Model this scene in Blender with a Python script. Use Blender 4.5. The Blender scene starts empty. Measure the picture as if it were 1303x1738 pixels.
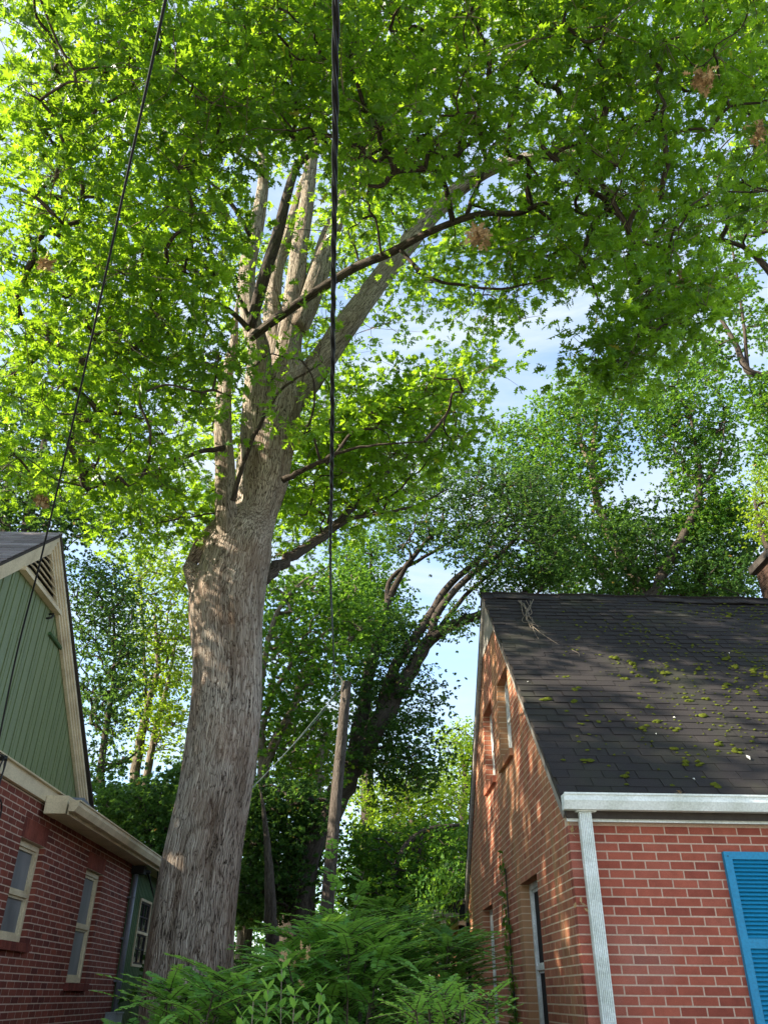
import bpy, math
import numpy as np
from mathutils import Matrix, Vector
rng = np.random.default_rng(7)
S = bpy.context.scene
COL = S.collection

# ---------------------------------------------------------------- camera
EYE = 1.6
F, CX, CY = 1350.0, 651.5, 869.0
_z = np.array([23.5, -2219.0, 1350.0]); _z /= np.linalg.norm(_z)
_y = np.array([-44.0, 821.0, 1350.0]); _y -= _y.dot(_z)*_z; _y /= np.linalg.norm(_y)
_x = np.cross(_y, _z); _x = _x if _x[0] > 0 else -_x
cam = bpy.data.cameras.new('camera'); co = bpy.data.objects.new('camera', cam); COL.objects.link(co)
right = Vector((_x[0], _y[0], _z[0])); down = Vector((_x[1], _y[1], _z[1])); fwd = Vector((_x[2], _y[2], _z[2]))
m = Matrix((right, -down, -fwd)).transposed().to_4x4(); m.translation = Vector((0, 0, EYE))
co.matrix_world = m
cam.sensor_fit = 'VERTICAL'; cam.sensor_height = 36; cam.sensor_width = 27; cam.lens = F/1738*36
cam.clip_start = 0.05; cam.clip_end = 2000
S.camera = co

# ---------------------------------------------------------------- world, sun, exposure
SUN = Vector((-0.84, -0.22, 0.50)).normalized()
w = bpy.data.worlds.new('World'); S.world = w; w.use_nodes = True
nt = w.node_tree; nt.nodes.clear(); L = nt.links.new
out = nt.nodes.new('ShaderNodeOutputWorld'); bg = nt.nodes.new('ShaderNodeBackground')
sky = nt.nodes.new('ShaderNodeTexSky'); sky.sky_type = 'NISHITA'; sky.sun_disc = False
sky.sun_elevation = math.asin(SUN.z); sky.sun_rotation = math.atan2(SUN.x, SUN.y)
sky.air_density = 1.0; sky.dust_density = 0.6; sky.ozone_density = 1.2
tc = nt.nodes.new('ShaderNodeTexCoord'); mp = nt.nodes.new('ShaderNodeMapping'); mp.inputs['Scale'].default_value = (1, 1.3, 3.2)
n1 = nt.nodes.new('ShaderNodeTexNoise'); n1.inputs['Scale'].default_value = 3.2; n1.inputs['Detail'].default_value = 9; n1.inputs['Roughness'].default_value = .6
n1.inputs['Distortion'].default_value = .5
cr = nt.nodes.new('ShaderNodeValToRGB'); cr.color_ramp.elements[0].position = .40; cr.color_ramp.elements[1].position = .66
cr.color_ramp.elements[0].color = (.25, .25, .25, 1)
mx = nt.nodes.new('ShaderNodeMix'); mx.data_type = 'RGBA'; mx.inputs['B'].default_value = (2.35, 2.65, 2.95, 1)
L(tc.outputs['Generated'], mp.inputs['Vector']); L(mp.outputs[0], n1.inputs['Vector']); L(n1.outputs['Fac'], cr.inputs[0])
L(cr.outputs[0], mx.inputs['Factor']); sg = nt.nodes.new('ShaderNodeMix'); sg.data_type = 'RGBA'; sg.blend_type = 'MULTIPLY'; sg.inputs['Factor'].default_value = 1; sg.inputs['B'].default_value = (1.1, 1.22, 1.3, 1)
L(sky.outputs[0], sg.inputs['A']); L(sg.outputs['Result'], mx.inputs['A']); L(mx.outputs['Result'], bg.inputs[0])
bg.inputs[1].default_value = 0.10; L(bg.outputs[0], out.inputs[0])
sl = bpy.data.lights.new('sun', 'SUN'); sl.energy = 4.3; sl.angle = math.radians(.55); sl.color = (1, .91, .74)
so = bpy.data.objects.new('sun', sl); COL.objects.link(so); so.rotation_euler = SUN.to_track_quat('Z', 'Y').to_euler(); so.location = (-20, 0, 30)
S.view_settings.view_transform = 'Standard'; S.view_settings.look = 'None'; S.view_settings.gamma = 1
S.view_settings.exposure = 1.97
S.render.engine = 'CYCLES'
S.cycles.max_bounces = 6; S.cycles.diffuse_bounces = 3; S.cycles.transmission_bounces = 4; S.cycles.transparent_max_bounces = 6

# ---------------------------------------------------------------- projection helpers (photo pixels <-> metres)
def ray(px, py):
    v = np.array([px-CX, py-CY, F]); return np.array([v@_x, v@_y, v@_z])
def at(px, py, Y=None, X=None, r=None):
    d = ray(px, py)
    if Y is not None: t = Y/d[1]
    elif X is not None: t = X/d[0]
    else: t = r/np.linalg.norm(d)
    p = d*t; p[2] += EYE; return p
def project(P):
    P = np.asarray(P, float).reshape(-1, 3)
    c = np.outer(P[:, 0], _x)+np.outer(P[:, 1], _y)+np.outer(P[:, 2]-EYE, _z)
    z = np.maximum(c[:, 2], 1e-3)
    return CX+F*c[:, 0]/z, CY+F*c[:, 1]/z, c[:, 2]

# ---------------------------------------------------------------- node materials
def mat(name):
    M_ = bpy.data.materials.new(name); M_.use_nodes = True; n = M_.node_tree; n.nodes.clear(); return M_, n
def nd(n, t, **k):
    q = n.nodes.new('ShaderNode'+t)
    for a, b in k.items():
        if a in q.inputs.keys(): q.inputs[a].default_value = b
        else: setattr(q, a, b)
    return q
def ramp(n, stops, fac=None, interp='LINEAR'):
    r = n.nodes.new('ShaderNodeValToRGB'); e = r.color_ramp.elements; r.color_ramp.interpolation = interp
    while len(e) < len(stops): e.new(.5)
    for i, (p, c) in enumerate(stops):
        e[i].position = p; e[i].color = (*c, 1) if len(c) == 3 else c
    if fac is not None: n.links.new(fac, r.inputs[0])
    return r
def mixc(n, f, a, b, mode='MIX'):
    q = n.nodes.new('ShaderNodeMix'); q.data_type = 'RGBA'; q.blend_type = mode
    for k, v in (('Factor', f), ('A', a), ('B', b)):
        if hasattr(v, 'is_output'): n.links.new(v, q.inputs[k])
        else: q.inputs[k].default_value = v if k == 'Factor' else (*v, 1)
    return q.outputs['Result']
def noise(n, vec, scale, detail=4, rough=.55, xyz=None):
    if xyz is not None:
        mpn = nd(n, 'Mapping'); mpn.inputs['Scale'].default_value = xyz; n.links.new(vec, mpn.inputs['Vector']); vec = mpn.outputs[0]
    q = nd(n, 'TexNoise', Scale=scale, Detail=detail, Roughness=rough); n.links.new(vec, q.inputs['Vector']); return q.outputs['Fac']
def bump(n, h, strength=.4, dist=.01, prev=None):
    b = nd(n, 'Bump', Strength=strength, Distance=dist); n.links.new(h, b.inputs['Height'])
    if prev is not None: n.links.new(prev, b.inputs['Normal'])
    return b.outputs[0]
def finish(n, color, rough=.7, normal=None, spec=.3, metal=0):
    p = nd(n, 'BsdfPrincipled'); p.inputs['Metallic'].default_value = metal; p.inputs['Specular IOR Level'].default_value = spec
    if hasattr(color, 'is_output'): n.links.new(color, p.inputs['Base Color'])
    else: p.inputs['Base Color'].default_value = (*color, 1)
    if hasattr(rough, 'is_output'): n.links.new(rough, p.inputs['Roughness'])
    else: p.inputs['Roughness'].default_value = rough
    if normal is not None: n.links.new(normal, p.inputs['Normal'])
    o = nd(n, 'OutputMaterial'); n.links.new(p.outputs[0], o.inputs[0]); return p
def pos(n): return nd(n, 'NewGeometry').outputs['Position']
def attr(n, name='tint'): return nd(n, 'Attribute', attribute_name=name).outputs['Fac']

def painted(name, c, c2=None, rough=.5, dirt=.35, scale=6, xyz=(1, 1, 1), spec=.35):
    M_, n = mat(name); P = pos(n); c2 = c2 or tuple(v*.6 for v in c)
    f = noise(n, P, scale, 6, .65, xyz); r = ramp(n, [(.42, (0, 0, 0)), (.75, (1, 1, 1))], f)
    g = noise(n, P, 60, 3)
    col = mixc(n, r.outputs[0], c, tuple(a*(1-dirt)+b*dirt for a, b in zip(c, c2)))
    r2 = ramp(n, [(.3, (.82,)*3), (.7, (1.08,)*3)], g); col = mixc(n, 1.0, col, r2.outputs[0], 'MULTIPLY')
    finish(n, col, rough, bump(n, g, .15, .004), spec); return M_

def brick_mat(name, cols, stain=0, bloom=0):
    M_, n = mat(name); P = pos(n); t = attr(n)
    base = ramp(n, [(i/(len(cols)-1), c) for i, c in enumerate(cols)], t).outputs[0]
    fine = noise(n, P, 160, 4, .7)
    base = mixc(n, 1.0, base, ramp(n, [(.25, (.66,)*3), (.75, (1.25,)*3)], fine).outputs[0], 'MULTIPLY')
    med = noise(n, P, 9, 5, .6)
    base = mixc(n, 1.0, base, ramp(n, [(.3, (.8,)*3), (.7, (1.12,)*3)], med).outputs[0], 'MULTIPLY')
    if bloom:
        b = ramp(n, [(.48, (0,)*3), (.66, (bloom,)*3)], noise(n, P, 1.1, 4, .5)).outputs[0]
        b = mixc(n, 1.0, b, ramp(n, [(.35, (.3,)*3), (.6, (1,)*3)], fine).outputs[0], 'MULTIPLY')
        base = mixc(n, b, base, (.44, .27, .22))
    if stain:
        base = stains(n, P, base, stain)
    finish(n, base, .85, bump(n, fine, .5, .004), .15); return M_
def stains(n, P, base, k):
    # rust, algae and soot run-off streaks down the gable wall
    s1 = ramp(n, [(.47, (0,)*3), (.62, (k,)*3)], noise(n, P, 1, 6, .6, (1, 3.6, .34))).outputs[0]
    base = mixc(n, s1, base, (.44, .25, .12))
    s2 = ramp(n, [(.50, (0,)*3), (.66, (k*.8,)*3)], noise(n, P, 1.7, 7, .65, (1, 5.2, .25))).outputs[0]
    base = mixc(n, s2, base, (.27, .20, .10))
    return base

def bark_mat(name, light, mid, dark, sc=1.0, warm=None):
    M_, n = mat(name)
    v = nd(n, 'Attribute', attribute_name='bark').outputs['Vector']
    wob = nd(n, 'TexNoise', Scale=5*sc, Detail=3); n.links.new(v, wob.inputs['Vector'])
    vm = nd(n, 'VectorMath', operation='MULTIPLY_ADD'); n.links.new(wob.outputs['Color'], vm.inputs[0]); vm.inputs[1].default_value = (.07/sc,)*3; n.links.new(v, vm.inputs[2])
    mp1 = nd(n, 'Mapping'); mp1.inputs['Scale'].default_value = (1, 1, .05); n.links.new(vm.outputs[0], mp1.inputs['Vector'])
    vo = nd(n, 'TexVoronoi', Scale=40*sc, feature='DISTANCE_TO_EDGE'); n.links.new(mp1.outputs[0], vo.inputs['Vector'])
    vc = nd(n, 'TexVoronoi', Scale=40*sc); n.links.new(mp1.outputs[0], vc.inputs['Vector'])
    ns = noise(n, mp1.outputs[0], 55*sc, 6, .7)
    add = nd(n, 'Math', operation='MULTIPLY_ADD'); n.links.new(ns, add.inputs[0]); add.inputs[1].default_value = .30; n.links.new(vo.outputs['Distance'], add.inputs[2])
    r = ramp(n, [(.15, dark), (.23, mid), (.37, light)], add.outputs[0])
    big = noise(n, v, 1.6, 5, .6)
    c = mixc(n, ramp(n, [(.42, (0,)*3), (.68, (.55,)*3)], big).outputs[0], r.outputs[0], warm or mid)
    st = noise(n, v, 4.5, 5, .6, (1, 1, .12)); c = mixc(n, 1.0, c, ramp(n, [(.34, (.55, .5, .46)), (.5, (1, 1, 1)), (.68, (1.18, 1.2, 1.2))], st).outputs[0], 'MULTIPLY')
    c = mixc(n, 1.0, c, ramp(n, [(0, (.78,)*3), (1, (1.18,)*3)], vc.outputs['Color']).outputs[0], 'MULTIPLY')
    finish(n, c, .9, bump(n, add.outputs[0], .9, .035/sc), .1); return M_

def leaf_mat(name, dark, mid, light, trans, gloss=.45, tw=.42, spec=.35):
    M_, n = mat(name); t = attr(n)
    c = ramp(n, [(0, dark), (.55, mid), (.93, light), (1, (.30, .16, .04))], t).outputs[0]
    p = nd(n, 'BsdfPrincipled'); p.inputs['Roughness'].default_value = gloss; p.inputs['Specular IOR Level'].default_value = spec; n.links.new(c, p.inputs['Base Color'])
    tr = nd(n, 'BsdfTranslucent'); tcol = mixc(n, t, tuple(v*.45 for v in trans), trans); n.links.new(tcol, tr.inputs[0])
    ms = nd(n, 'MixShader'); ms.inputs[0].default_value = tw; n.links.new(p.outputs[0], ms.inputs[1]); n.links.new(tr.outputs[0], ms.inputs[2])
    o = nd(n, 'OutputMaterial'); n.links.new(ms.outputs[0], o.inputs[0]); return M_

MT = {}
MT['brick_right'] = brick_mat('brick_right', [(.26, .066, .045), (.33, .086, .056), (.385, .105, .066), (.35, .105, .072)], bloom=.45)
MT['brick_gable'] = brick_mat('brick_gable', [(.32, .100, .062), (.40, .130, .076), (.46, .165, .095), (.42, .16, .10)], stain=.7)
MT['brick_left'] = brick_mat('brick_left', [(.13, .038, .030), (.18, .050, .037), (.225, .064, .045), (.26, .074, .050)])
MT['brick_dark'] = brick_mat('brick_dark', [(.05, .03, .024), (.07, .04, .03), (.085, .048, .036)])
MT['mortar_dark'] = painted('mortar_dark', (.14, .11, .09), rough=.95)
MT['mortar_r'] = painted('mortar_right', (.55, .39, .30), (.4, .3, .22), .95, .5, 5, spec=.1)
Mg, ng = mat('mortar_gable'); Pg = pos(ng); finish(ng, stains(ng, Pg, mixc(ng, noise(ng, Pg, 8), (.62, .48, .34), (.74, .58, .42)), .35), .95, spec=.1); MT['mortar_g'] = Mg
MT['mortar_l'] = painted('mortar_left', (.60, .46, .37), (.28, .22, .17), .95, .5, 5, spec=.1)
MT['cream'] = painted('cream_paint', (.68, .57, .38), (.30, .22, .13), .55, .6, 3)
MT['white'] = painted('white_paint', (.80, .84, .81), (.36, .40, .30), .5, .6, 2.5, (1, 1, 2))
MT['white_worn'] = painted('worn_white_paint', (.78, .78, .74), (.2, .18, .15), .7, .8, 14, (1, 1, .3))
MT['weathered'] = painted('weathered_board', (.34, .31, .27), (.12, .1, .08), .8, .8, 12, (1, 3, .5))
MT['green_boards'] = painted('green_boards', (.165, .21, .088), (.07, .10, .04), .42, .55, 3, (1, 6, .5), .5)
MT['green_ribs'] = painted('green_ribbed_boards', (.055, .115, .045), (.03, .06, .03), .5, .5, 3, (1, 6, .5))
MT['blue'] = painted('blue_shutter_paint', (.010, .235, .43), (.006, .15, .3), .45, .35, 3, spec=.45)
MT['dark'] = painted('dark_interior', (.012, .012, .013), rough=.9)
MT['soot'] = painted('dark_wood', (.06, .05, .042), (.03, .02, .02), .85, .6, 9)
MT['pipe'] = painted('grey_pipe', (.20, .22, .26), (.12, .12, .12), .4, .5, 8)
MT['box'] = painted('grey_meter_box', (.33, .38, .40), (.2, .2, .2), .4, .3, 6)
MT['rubber'] = painted('black_cable', (.012, .012, .013), rough=.45)
MT['wire'] = painted('grey_wire', (.16, .18, .16), rough=.4)
MT['dead'] = painted('dead_leaf', (.46, .31, .15), (.2, .08, .05), .8, .6, 20)
MT['twig'] = painted('dry_twig', (.20, .165, .125), (.15, .1, .08), .9, .5, 20)
MT['paper'] = painted('pale_scrap', (.7, .68, .62), rough=.7)
def shingle_mat(name, a, b, c):
    M_, n = mat(name); P = pos(n); t = attr(n)
    base = ramp(n, [(0, a), (.5, b), (1, c)], t).outputs[0]
    g = noise(n, P, 220, 2, .8); base = mixc(n, 1.0, base, ramp(n, [(.3, (.55,)*3), (.7, (1.5,)*3)], g).outputs[0], 'MULTIPLY')
    k = noise(n, P, 1.3, 5, .6); base = mixc(n, ramp(n, [(.5, (0,)*3), (.7, (.45,)*3)], k).outputs[0], base, (.04, .045, .025))
    finish(n, base, .9, bump(n, g, .6, .004), .12); return M_
MT['shingle'] = shingle_mat('black_shingle', (.028, .025, .025), (.032, .028, .028), (.037, .032, .031))
MT['shingle_grey'] = shingle_mat('grey_shingle', (.14, .12, .12), (.2, .17, .17), (.26, .23, .23))
Mm, n = mat('moss'); P = pos(n); g = noise(n, P, 90, 4, .7)
finish(n, mixc(n, g, (.026, .042, .006), (.17, .19, .026)), .95, bump(n, g, 1, .02), .05); MT['moss'] = Mm
Mg, n = mat('window_screen'); P = pos(n); g = noise(n, P, 3, 3, .5, (1, 1, .35))
finish(n, mixc(n, ramp(n, [(.35, (0,)*3), (.65, (1,)*3)], g).outputs[0], (.10, .105, .11), (.21, .215, .22)), .45, spec=.5); MT['screen'] = Mg
Mg, n = mat('dark_glass'); finish(n, (.02, .022, .025), .06, spec=.6); MT['glass'] = Mg
Mg, n = mat('grass_soil'); P = pos(n); g = noise(n, P, 3, 8, .7)
finish(n, mixc(n, g, (.035, .05, .015), (.10, .08, .045)), .95, bump(n, g, .8, .05), .1); MT['ground'] = Mg
MT['bark_oak'] = bark_mat('oak_bark', (.50, .43, .36), (.29, .235, .19), (.03, .022, .018), 1.0, (.26, .17, .12))
MT['bark_limb'] = bark_mat('oak_limb_bark', (.42, .35, .28), (.25, .20, .15), (.04, .03, .022), 1.2)
MT['bark_dark'] = bark_mat('dark_bark', (.11, .09, .07), (.07, .055, .045), (.02, .015, .012), 1.2)
MT['bark_pale'] = bark_mat('pale_bark', (.28, .23, .17), (.18, .14, .10), (.05, .04, .03), .9)
MT['pole'] = bark_mat('pole_wood', (.135, .112, .095), (.09, .072, .060), (.035, .027, .022), 1.0)
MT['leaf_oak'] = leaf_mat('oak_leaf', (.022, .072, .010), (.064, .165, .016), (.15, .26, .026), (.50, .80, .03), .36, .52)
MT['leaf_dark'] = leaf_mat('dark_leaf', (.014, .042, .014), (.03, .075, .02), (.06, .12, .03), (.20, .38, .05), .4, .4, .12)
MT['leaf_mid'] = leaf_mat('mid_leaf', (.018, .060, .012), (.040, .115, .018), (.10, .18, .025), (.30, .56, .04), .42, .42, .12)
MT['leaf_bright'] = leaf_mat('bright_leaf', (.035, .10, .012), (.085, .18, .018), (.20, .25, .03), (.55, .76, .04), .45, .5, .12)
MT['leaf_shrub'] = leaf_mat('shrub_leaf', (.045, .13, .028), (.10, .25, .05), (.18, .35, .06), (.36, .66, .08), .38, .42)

# ---------------------------------------------------------------- objects
def mesh_np(name, V, loops, counts, mats, tint=None, bark=None, smooth=False):
    """V (n,3); loops flat vertex indices; counts loop count per face"""
    me = bpy.data.meshes.new(name); V = np.ascontiguousarray(V, np.float32)
    me.vertices.add(len(V)); me.vertices.foreach_set('co', V.ravel())
    loops = np.ascontiguousarray(loops, np.int32); counts = np.asarray(counts, np.int32)
    me.loops.add(len(loops)); me.loops.foreach_set('vertex_index', loops)
    me.polygons.add(len(counts)); st = np.zeros(len(counts), np.int32); st[1:] = np.cumsum(counts)[:-1]
    me.polygons.foreach_set('loop_start', st); me.polygons.foreach_set('loop_total', counts)
    me.polygons.foreach_set('use_smooth', np.full(len(counts), bool(smooth)))
    me.update(calc_edges=True)
    if tint is not None:
        a = me.attributes.new('tint', 'FLOAT', 'POINT'); a.data.foreach_set('value', np.ascontiguousarray(tint, np.float32))
    if bark is not None:
        a = me.attributes.new('bark', 'FLOAT_VECTOR', 'POINT'); a.data.foreach_set('vector', np.ascontiguousarray(bark, np.float32).ravel())
    me.materials.append(mats); return me
class MB:
    """collects shapes in world metres, then links them as ONE mesh object"""
    def __init__(s): s.V = []; s.L = []; s.C = []; s.T = []; s.B = []; s.n = 0; s.smooth = False
    def add(s, V, faces, tint=.5, bark=None):
        V = np.asarray(V, float); s.V.append(V)
        for f in faces: s.L.extend([i+s.n for i in f]); s.C.append(len(f))
        s.T.append(np.full(len(V), tint) if np.isscalar(tint) else np.asarray(tint)); s.B.append(V if bark is None else bark); s.n += len(V); return s
    def box(s, a, b, tint=.5):
        x0, y0, z0 = np.minimum(a, b); x1, y1, z1 = np.maximum(a, b)
        return s.add([(x0, y0, z0), (x1, y0, z0), (x1, y1, z0), (x0, y1, z0), (x0, y0, z1), (x1, y0, z1), (x1, y1, z1), (x0, y1, z1)], BF, tint)
    def prism(s, poly, ax, a, b, tint=.5):
        """poly of 2-D points in the two axes other than ax, extruded along ax from a to b"""
        k = len(poly); V = []
        for q in (a, b):
            for u, v in poly:
                p = [u, v]; p.insert(ax, q); V.append(p)
        F_ = [tuple(range(k))[::-1], tuple(range(k, 2*k))]+[(i, (i+1) % k, (i+1) % k+k, i+k) for i in range(k)]
        return s.add(V, F_, tint)
    def obox(s, c, ex, ey, ez, tint=.5):
        c, ex, ey, ez = map(np.asarray, (c, ex, ey, ez))
        return s.add([c+i*ex+j*ey+k*ez for k in (-1, 1) for i, j in ((-1, -1), (1, -1), (1, 1), (-1, 1))], BF, tint)
    def tube(s, pts, rad, n=8, sub=4, jit=0, tint=.5, cap=True, lump=None):
        V, F_, B = tube(pts, rad, n, sub, jit, cap, lump); return s.add(V, F_, tint, B)
    def build(s, name, mt, parent=None, smooth=False):
        o0 = org(parent); V = np.concatenate(s.V)-o0
        me = mesh_np(name, V, s.L, s.C, MT[mt], np.concatenate(s.T), np.concatenate(s.B), smooth)
        o = bpy.data.objects.new(name, me); COL.objects.link(o)
        if parent is not None: o.parent = parent
        return o
BF = [(0, 3, 2, 1), (4, 5, 6, 7), (0, 1, 5, 4), (1, 2, 6, 5), (2, 3, 7, 6), (3, 0, 4, 7)]
def org(p):
    o = np.zeros(3)
    while p is not None: o = o+np.array(p.location); p = p.parent
    return o
def catmull(P, sub):
    P = np.asarray(P, float)
    if sub <= 1 or len(P) < 3: return P
    Q = np.vstack([2*P[0]-P[1], P, 2*P[-1]-P[-2]]); R = []
    for i in range(1, len(Q)-2):
        for t in np.arange(sub)/sub:
            R.append(.5*((2*Q[i])+(-Q[i-1]+Q[i+1])*t+(2*Q[i-1]-5*Q[i]+4*Q[i+1]-Q[i+2])*t*t+(-Q[i-1]+3*Q[i]-3*Q[i+1]+Q[i+2])*t**3))
    R.append(P[-1]); return np.array(R)
def tube(pts, rad, n=8, sub=4, jit=0, cap=True, lump=None):
    rad = np.asarray(rad, float)
    P = catmull(np.column_stack([np.asarray(pts, float), rad]), sub); rad = np.maximum(P[:, 3], .0008); P = P[:, :3]
    m_ = len(P)
    if jit: P = P+rng.normal(0, 1, (m_, 3))*jit*np.minimum(1, np.arange(m_)/3)[:, None]*rad[:, None]
    T = np.gradient(P, axis=0); T /= np.linalg.norm(T, axis=1)[:, None]+1e-9
    ref = np.array([1., 0, 0]) if abs(T[0][0]) < .8 else np.array([0, 1., 0])
    U = np.zeros_like(P); u = ref-ref.dot(T[0])*T[0]; u /= np.linalg.norm(u)
    for i in range(m_):
        u = u-u.dot(T[i])*T[i]; u /= np.linalg.norm(u)+1e-9; U[i] = u
    W = np.cross(T, U); a = np.arange(n)*2*np.pi/n
    s_ = np.r_[0, np.cumsum(np.linalg.norm(np.diff(P, axis=0), axis=1))]
    R = np.repeat(rad[:, None], n, 1)
    if lump is not None: R = R*lump(a[None, :], s_[:, None])
    V = P[:, None, :]+R[:, :, None]*(np.cos(a)[None, :, None]*U[:, None, :]+np.sin(a)[None, :, None]*W[:, None, :])
    B = np.stack([np.cos(a)[None, :]*rad[:, None], np.sin(a)[None, :]*rad[:, None], np.repeat(s_[:, None], n, 1)+float(P[0].sum() % 7)], -1)
    F_ = []
    for i in range(m_-1):
        for j in range(n):
            k = (j+1) % n; F_.append((i*n+j, i*n+k, (i+1)*n+k, (i+1)*n+j))
    if cap: F_.append(tuple(range((m_-1)*n, m_*n))); F_.append(tuple(range(n))[::-1])
    return V.reshape(-1, 3), F_, B.reshape(-1, 3)

def tag(o, label=None, cat=None, group=None, kind=None):
    if label: o['label'] = label
    if cat: o['category'] = cat
    if group: o['group'] = group
    if kind: o['kind'] = kind
    return o
def thing(name, label, cat, loc, group=None):
    o = bpy.data.objects.new(name, None); COL.objects.link(o); o.location = loc; o.empty_display_size = .2
    return tag(o, label, cat, group)

# unit boxes shared by bricks and shingles (several tints)
UNIT = {}
def unit(mt, k):
    if (mt, k) not in UNIT:
        b = MB(); b.obox((0, 0, 0), (1, 0, 0), (0, 1, 0), (0, 0, 1), k/7)
        UNIT[(mt, k)] = mesh_np('unit_'+mt, np.concatenate(b.V), b.L, b.C, MT[mt], np.concatenate(b.T), np.concatenate(b.B))
    return UNIT[(mt, k)]
def pieces(lst, name, rest_parent, rest_name, limit=300):
    """lst: (centre, ex, ey, ez, material, parent, tint). The pieces that show largest become objects, the rest one part"""
    C = np.array([p[0] for p in lst]); x, y, z = project(C)
    size = np.array([np.linalg.norm(p[1])*np.linalg.norm(p[3]) for p in lst])/z**2
    vis = (x > -5) & (x < 1308) & (y > -5) & (y < 1743) & (z > 0)
    size = np.where(vis, size, -1); order = np.argsort(-size); big = set(order[:limit].tolist())
    rest = {}
    for i, (c, ex, ey, ez, mt, par, t) in enumerate(lst):
        if i in big and size[i] > 0:
            o = bpy.data.objects.new(name, unit(mt, int(t*7.99))); COL.objects.link(o); o.parent = par
            ex, ey, ez = map(np.asarray, (ex, ey, ez)); M4 = Matrix([[ex[j], ey[j], ez[j], (np.asarray(c)-org(par))[j]] for j in range(3)]+[[0, 0, 0, 1]])
            o.matrix_local = M4
        else:
            rest.setdefault(mt, MB()).obox(c, ex, ey, ez, t)
    if rest:
        tot = MB(); mts = list(rest)
        V = []; Ls = []; Cs = []; Ts = []; Bs = []; mi = []; off = 0
        for k, mt in enumerate(mts):
            b = rest[mt]; V += b.V; Ls.append(np.array(b.L)+off); Cs += b.C; Ts += b.T; Bs += b.B; mi += [k]*len(b.C); off += b.n
        me = mesh_np(rest_name, np.concatenate(V)-org(rest_parent), np.concatenate(Ls), Cs, MT[mts[0]], np.concatenate(Ts), np.concatenate(Bs))
        for mt in mts[1:]: me.materials.append(MT[mt])
        me.polygons.foreach_set('material_index', mi)
        o = bpy.data.objects.new(rest_name, me); COL.objects.link(o); o.parent = rest_parent; o['kind'] = 'stuff'

# ---------------------------------------------------------------- ground
b = MB(); g = 48; xs = np.sign(np.linspace(-1, 1, g))*np.abs(np.linspace(-1, 1, g))**3*400
V = np.array([(x, y, -.02+.02*math.sin(x*.4)*math.cos(y*.3)) for y in xs for x in xs])
b.add(V, [(j*g+i, j*g+i+1, (j+1)*g+i+1, (j+1)*g+i) for j in range(g-1) for i in range(g-1)])
tag(b.build('ground', 'ground'), kind='structure')

MT['concrete'] = painted('concrete', (.46, .44, .40), (.3, .28, .25), .9, .5, 2)
b = MB(); b.box((-9, -14, -.06), (9, 3.4, .035)); tag(b.build('bounce_pavement', 'concrete'), kind='structure')  # unseen pale slab added to bounce light up under the eaves and leaves
# ---------------------------------------------------------------- masonry helper
CO, BL, J = .0677, .2032, .0115      # course, brick module, joint
def brick_wall(axis, plane, face, u0, u1, z0, z1, openings, parent, mt, span=None, phase=0, depth=.1, out=None, zref=0., joint=J):
    """axis: 'X' wall lies in plane X=plane and runs along Y. face = sign of the outward normal"""
    k0 = int(math.floor((z0-zref)/CO)); k1 = int(math.ceil((z1-zref)/CO))
    for k in range(k0, k1):
        za = zref+k*CO; zb = za+CO-joint
        if za < z0-.002 or zb > z1+.002: continue
        zm = (za+zb)/2; a, c = (u0, u1) if span is None else span(zm)
        a = max(a, u0); c = min(c, u1)
        if c-a < .03: continue
        cuts = sorted([(o[0], o[1]) for o in openings if o[2] < zm < o[3]])
        segs = []; s = a
        for p, q in cuts:
            if p > s: segs.append((s, min(p, c)))
            s = max(s, q)
        if s < c: segs.append((s, c))
        sh = (k+phase) % 2*BL/2
        for p, q in segs:
            row = []
            j0 = int(math.floor((p-u0-sh)/BL)); j1 = int(math.ceil((q-u0-sh)/BL))
            for j in range(j0, j1):
                ua = u0+sh+j*BL; ub = ua+BL-joint
                ua2 = max(ua, p); ub2 = min(ub, q)
                if ub2-ua2 > .004: row.append([ua2, ub2])
            if len(row) > 1 and row[-1][1]-row[-1][0] < .045: row.pop(); row[-1][1] = q
            if len(row) > 1 and row[0][1]-row[0][0] < .045: row.pop(0); row[0][0] = p
            if row and row[0][0]-p < .02: row[0][0] = p
            if row and q-row[-1][1] < .02 and q < c-.01: row[-1][1] = q
            for ua2, ub2 in row:
                pr = rng.uniform(-.0004, .0014); f = plane+face*pr
                ctr = [(f-face*depth/2), (ua2+ub2)/2, zm+rng.uniform(-.0008, .0008)]
                e1 = (depth/2, 0, 0); e2 = (0, (ub2-ua2)/2, 0); e3 = (0, 0, (zb-za)/2)
                if axis == 'Y': ctr = [ctr[1], ctr[0], ctr[2]]; e1, e2 = ((ub2-ua2)/2, 0, 0), (0, depth/2, 0)
                t = float(np.clip(rng.normal(.5, .24), 0, .999))
                out.append((ctr, e1, e2, e3, mt, parent, t))
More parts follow.
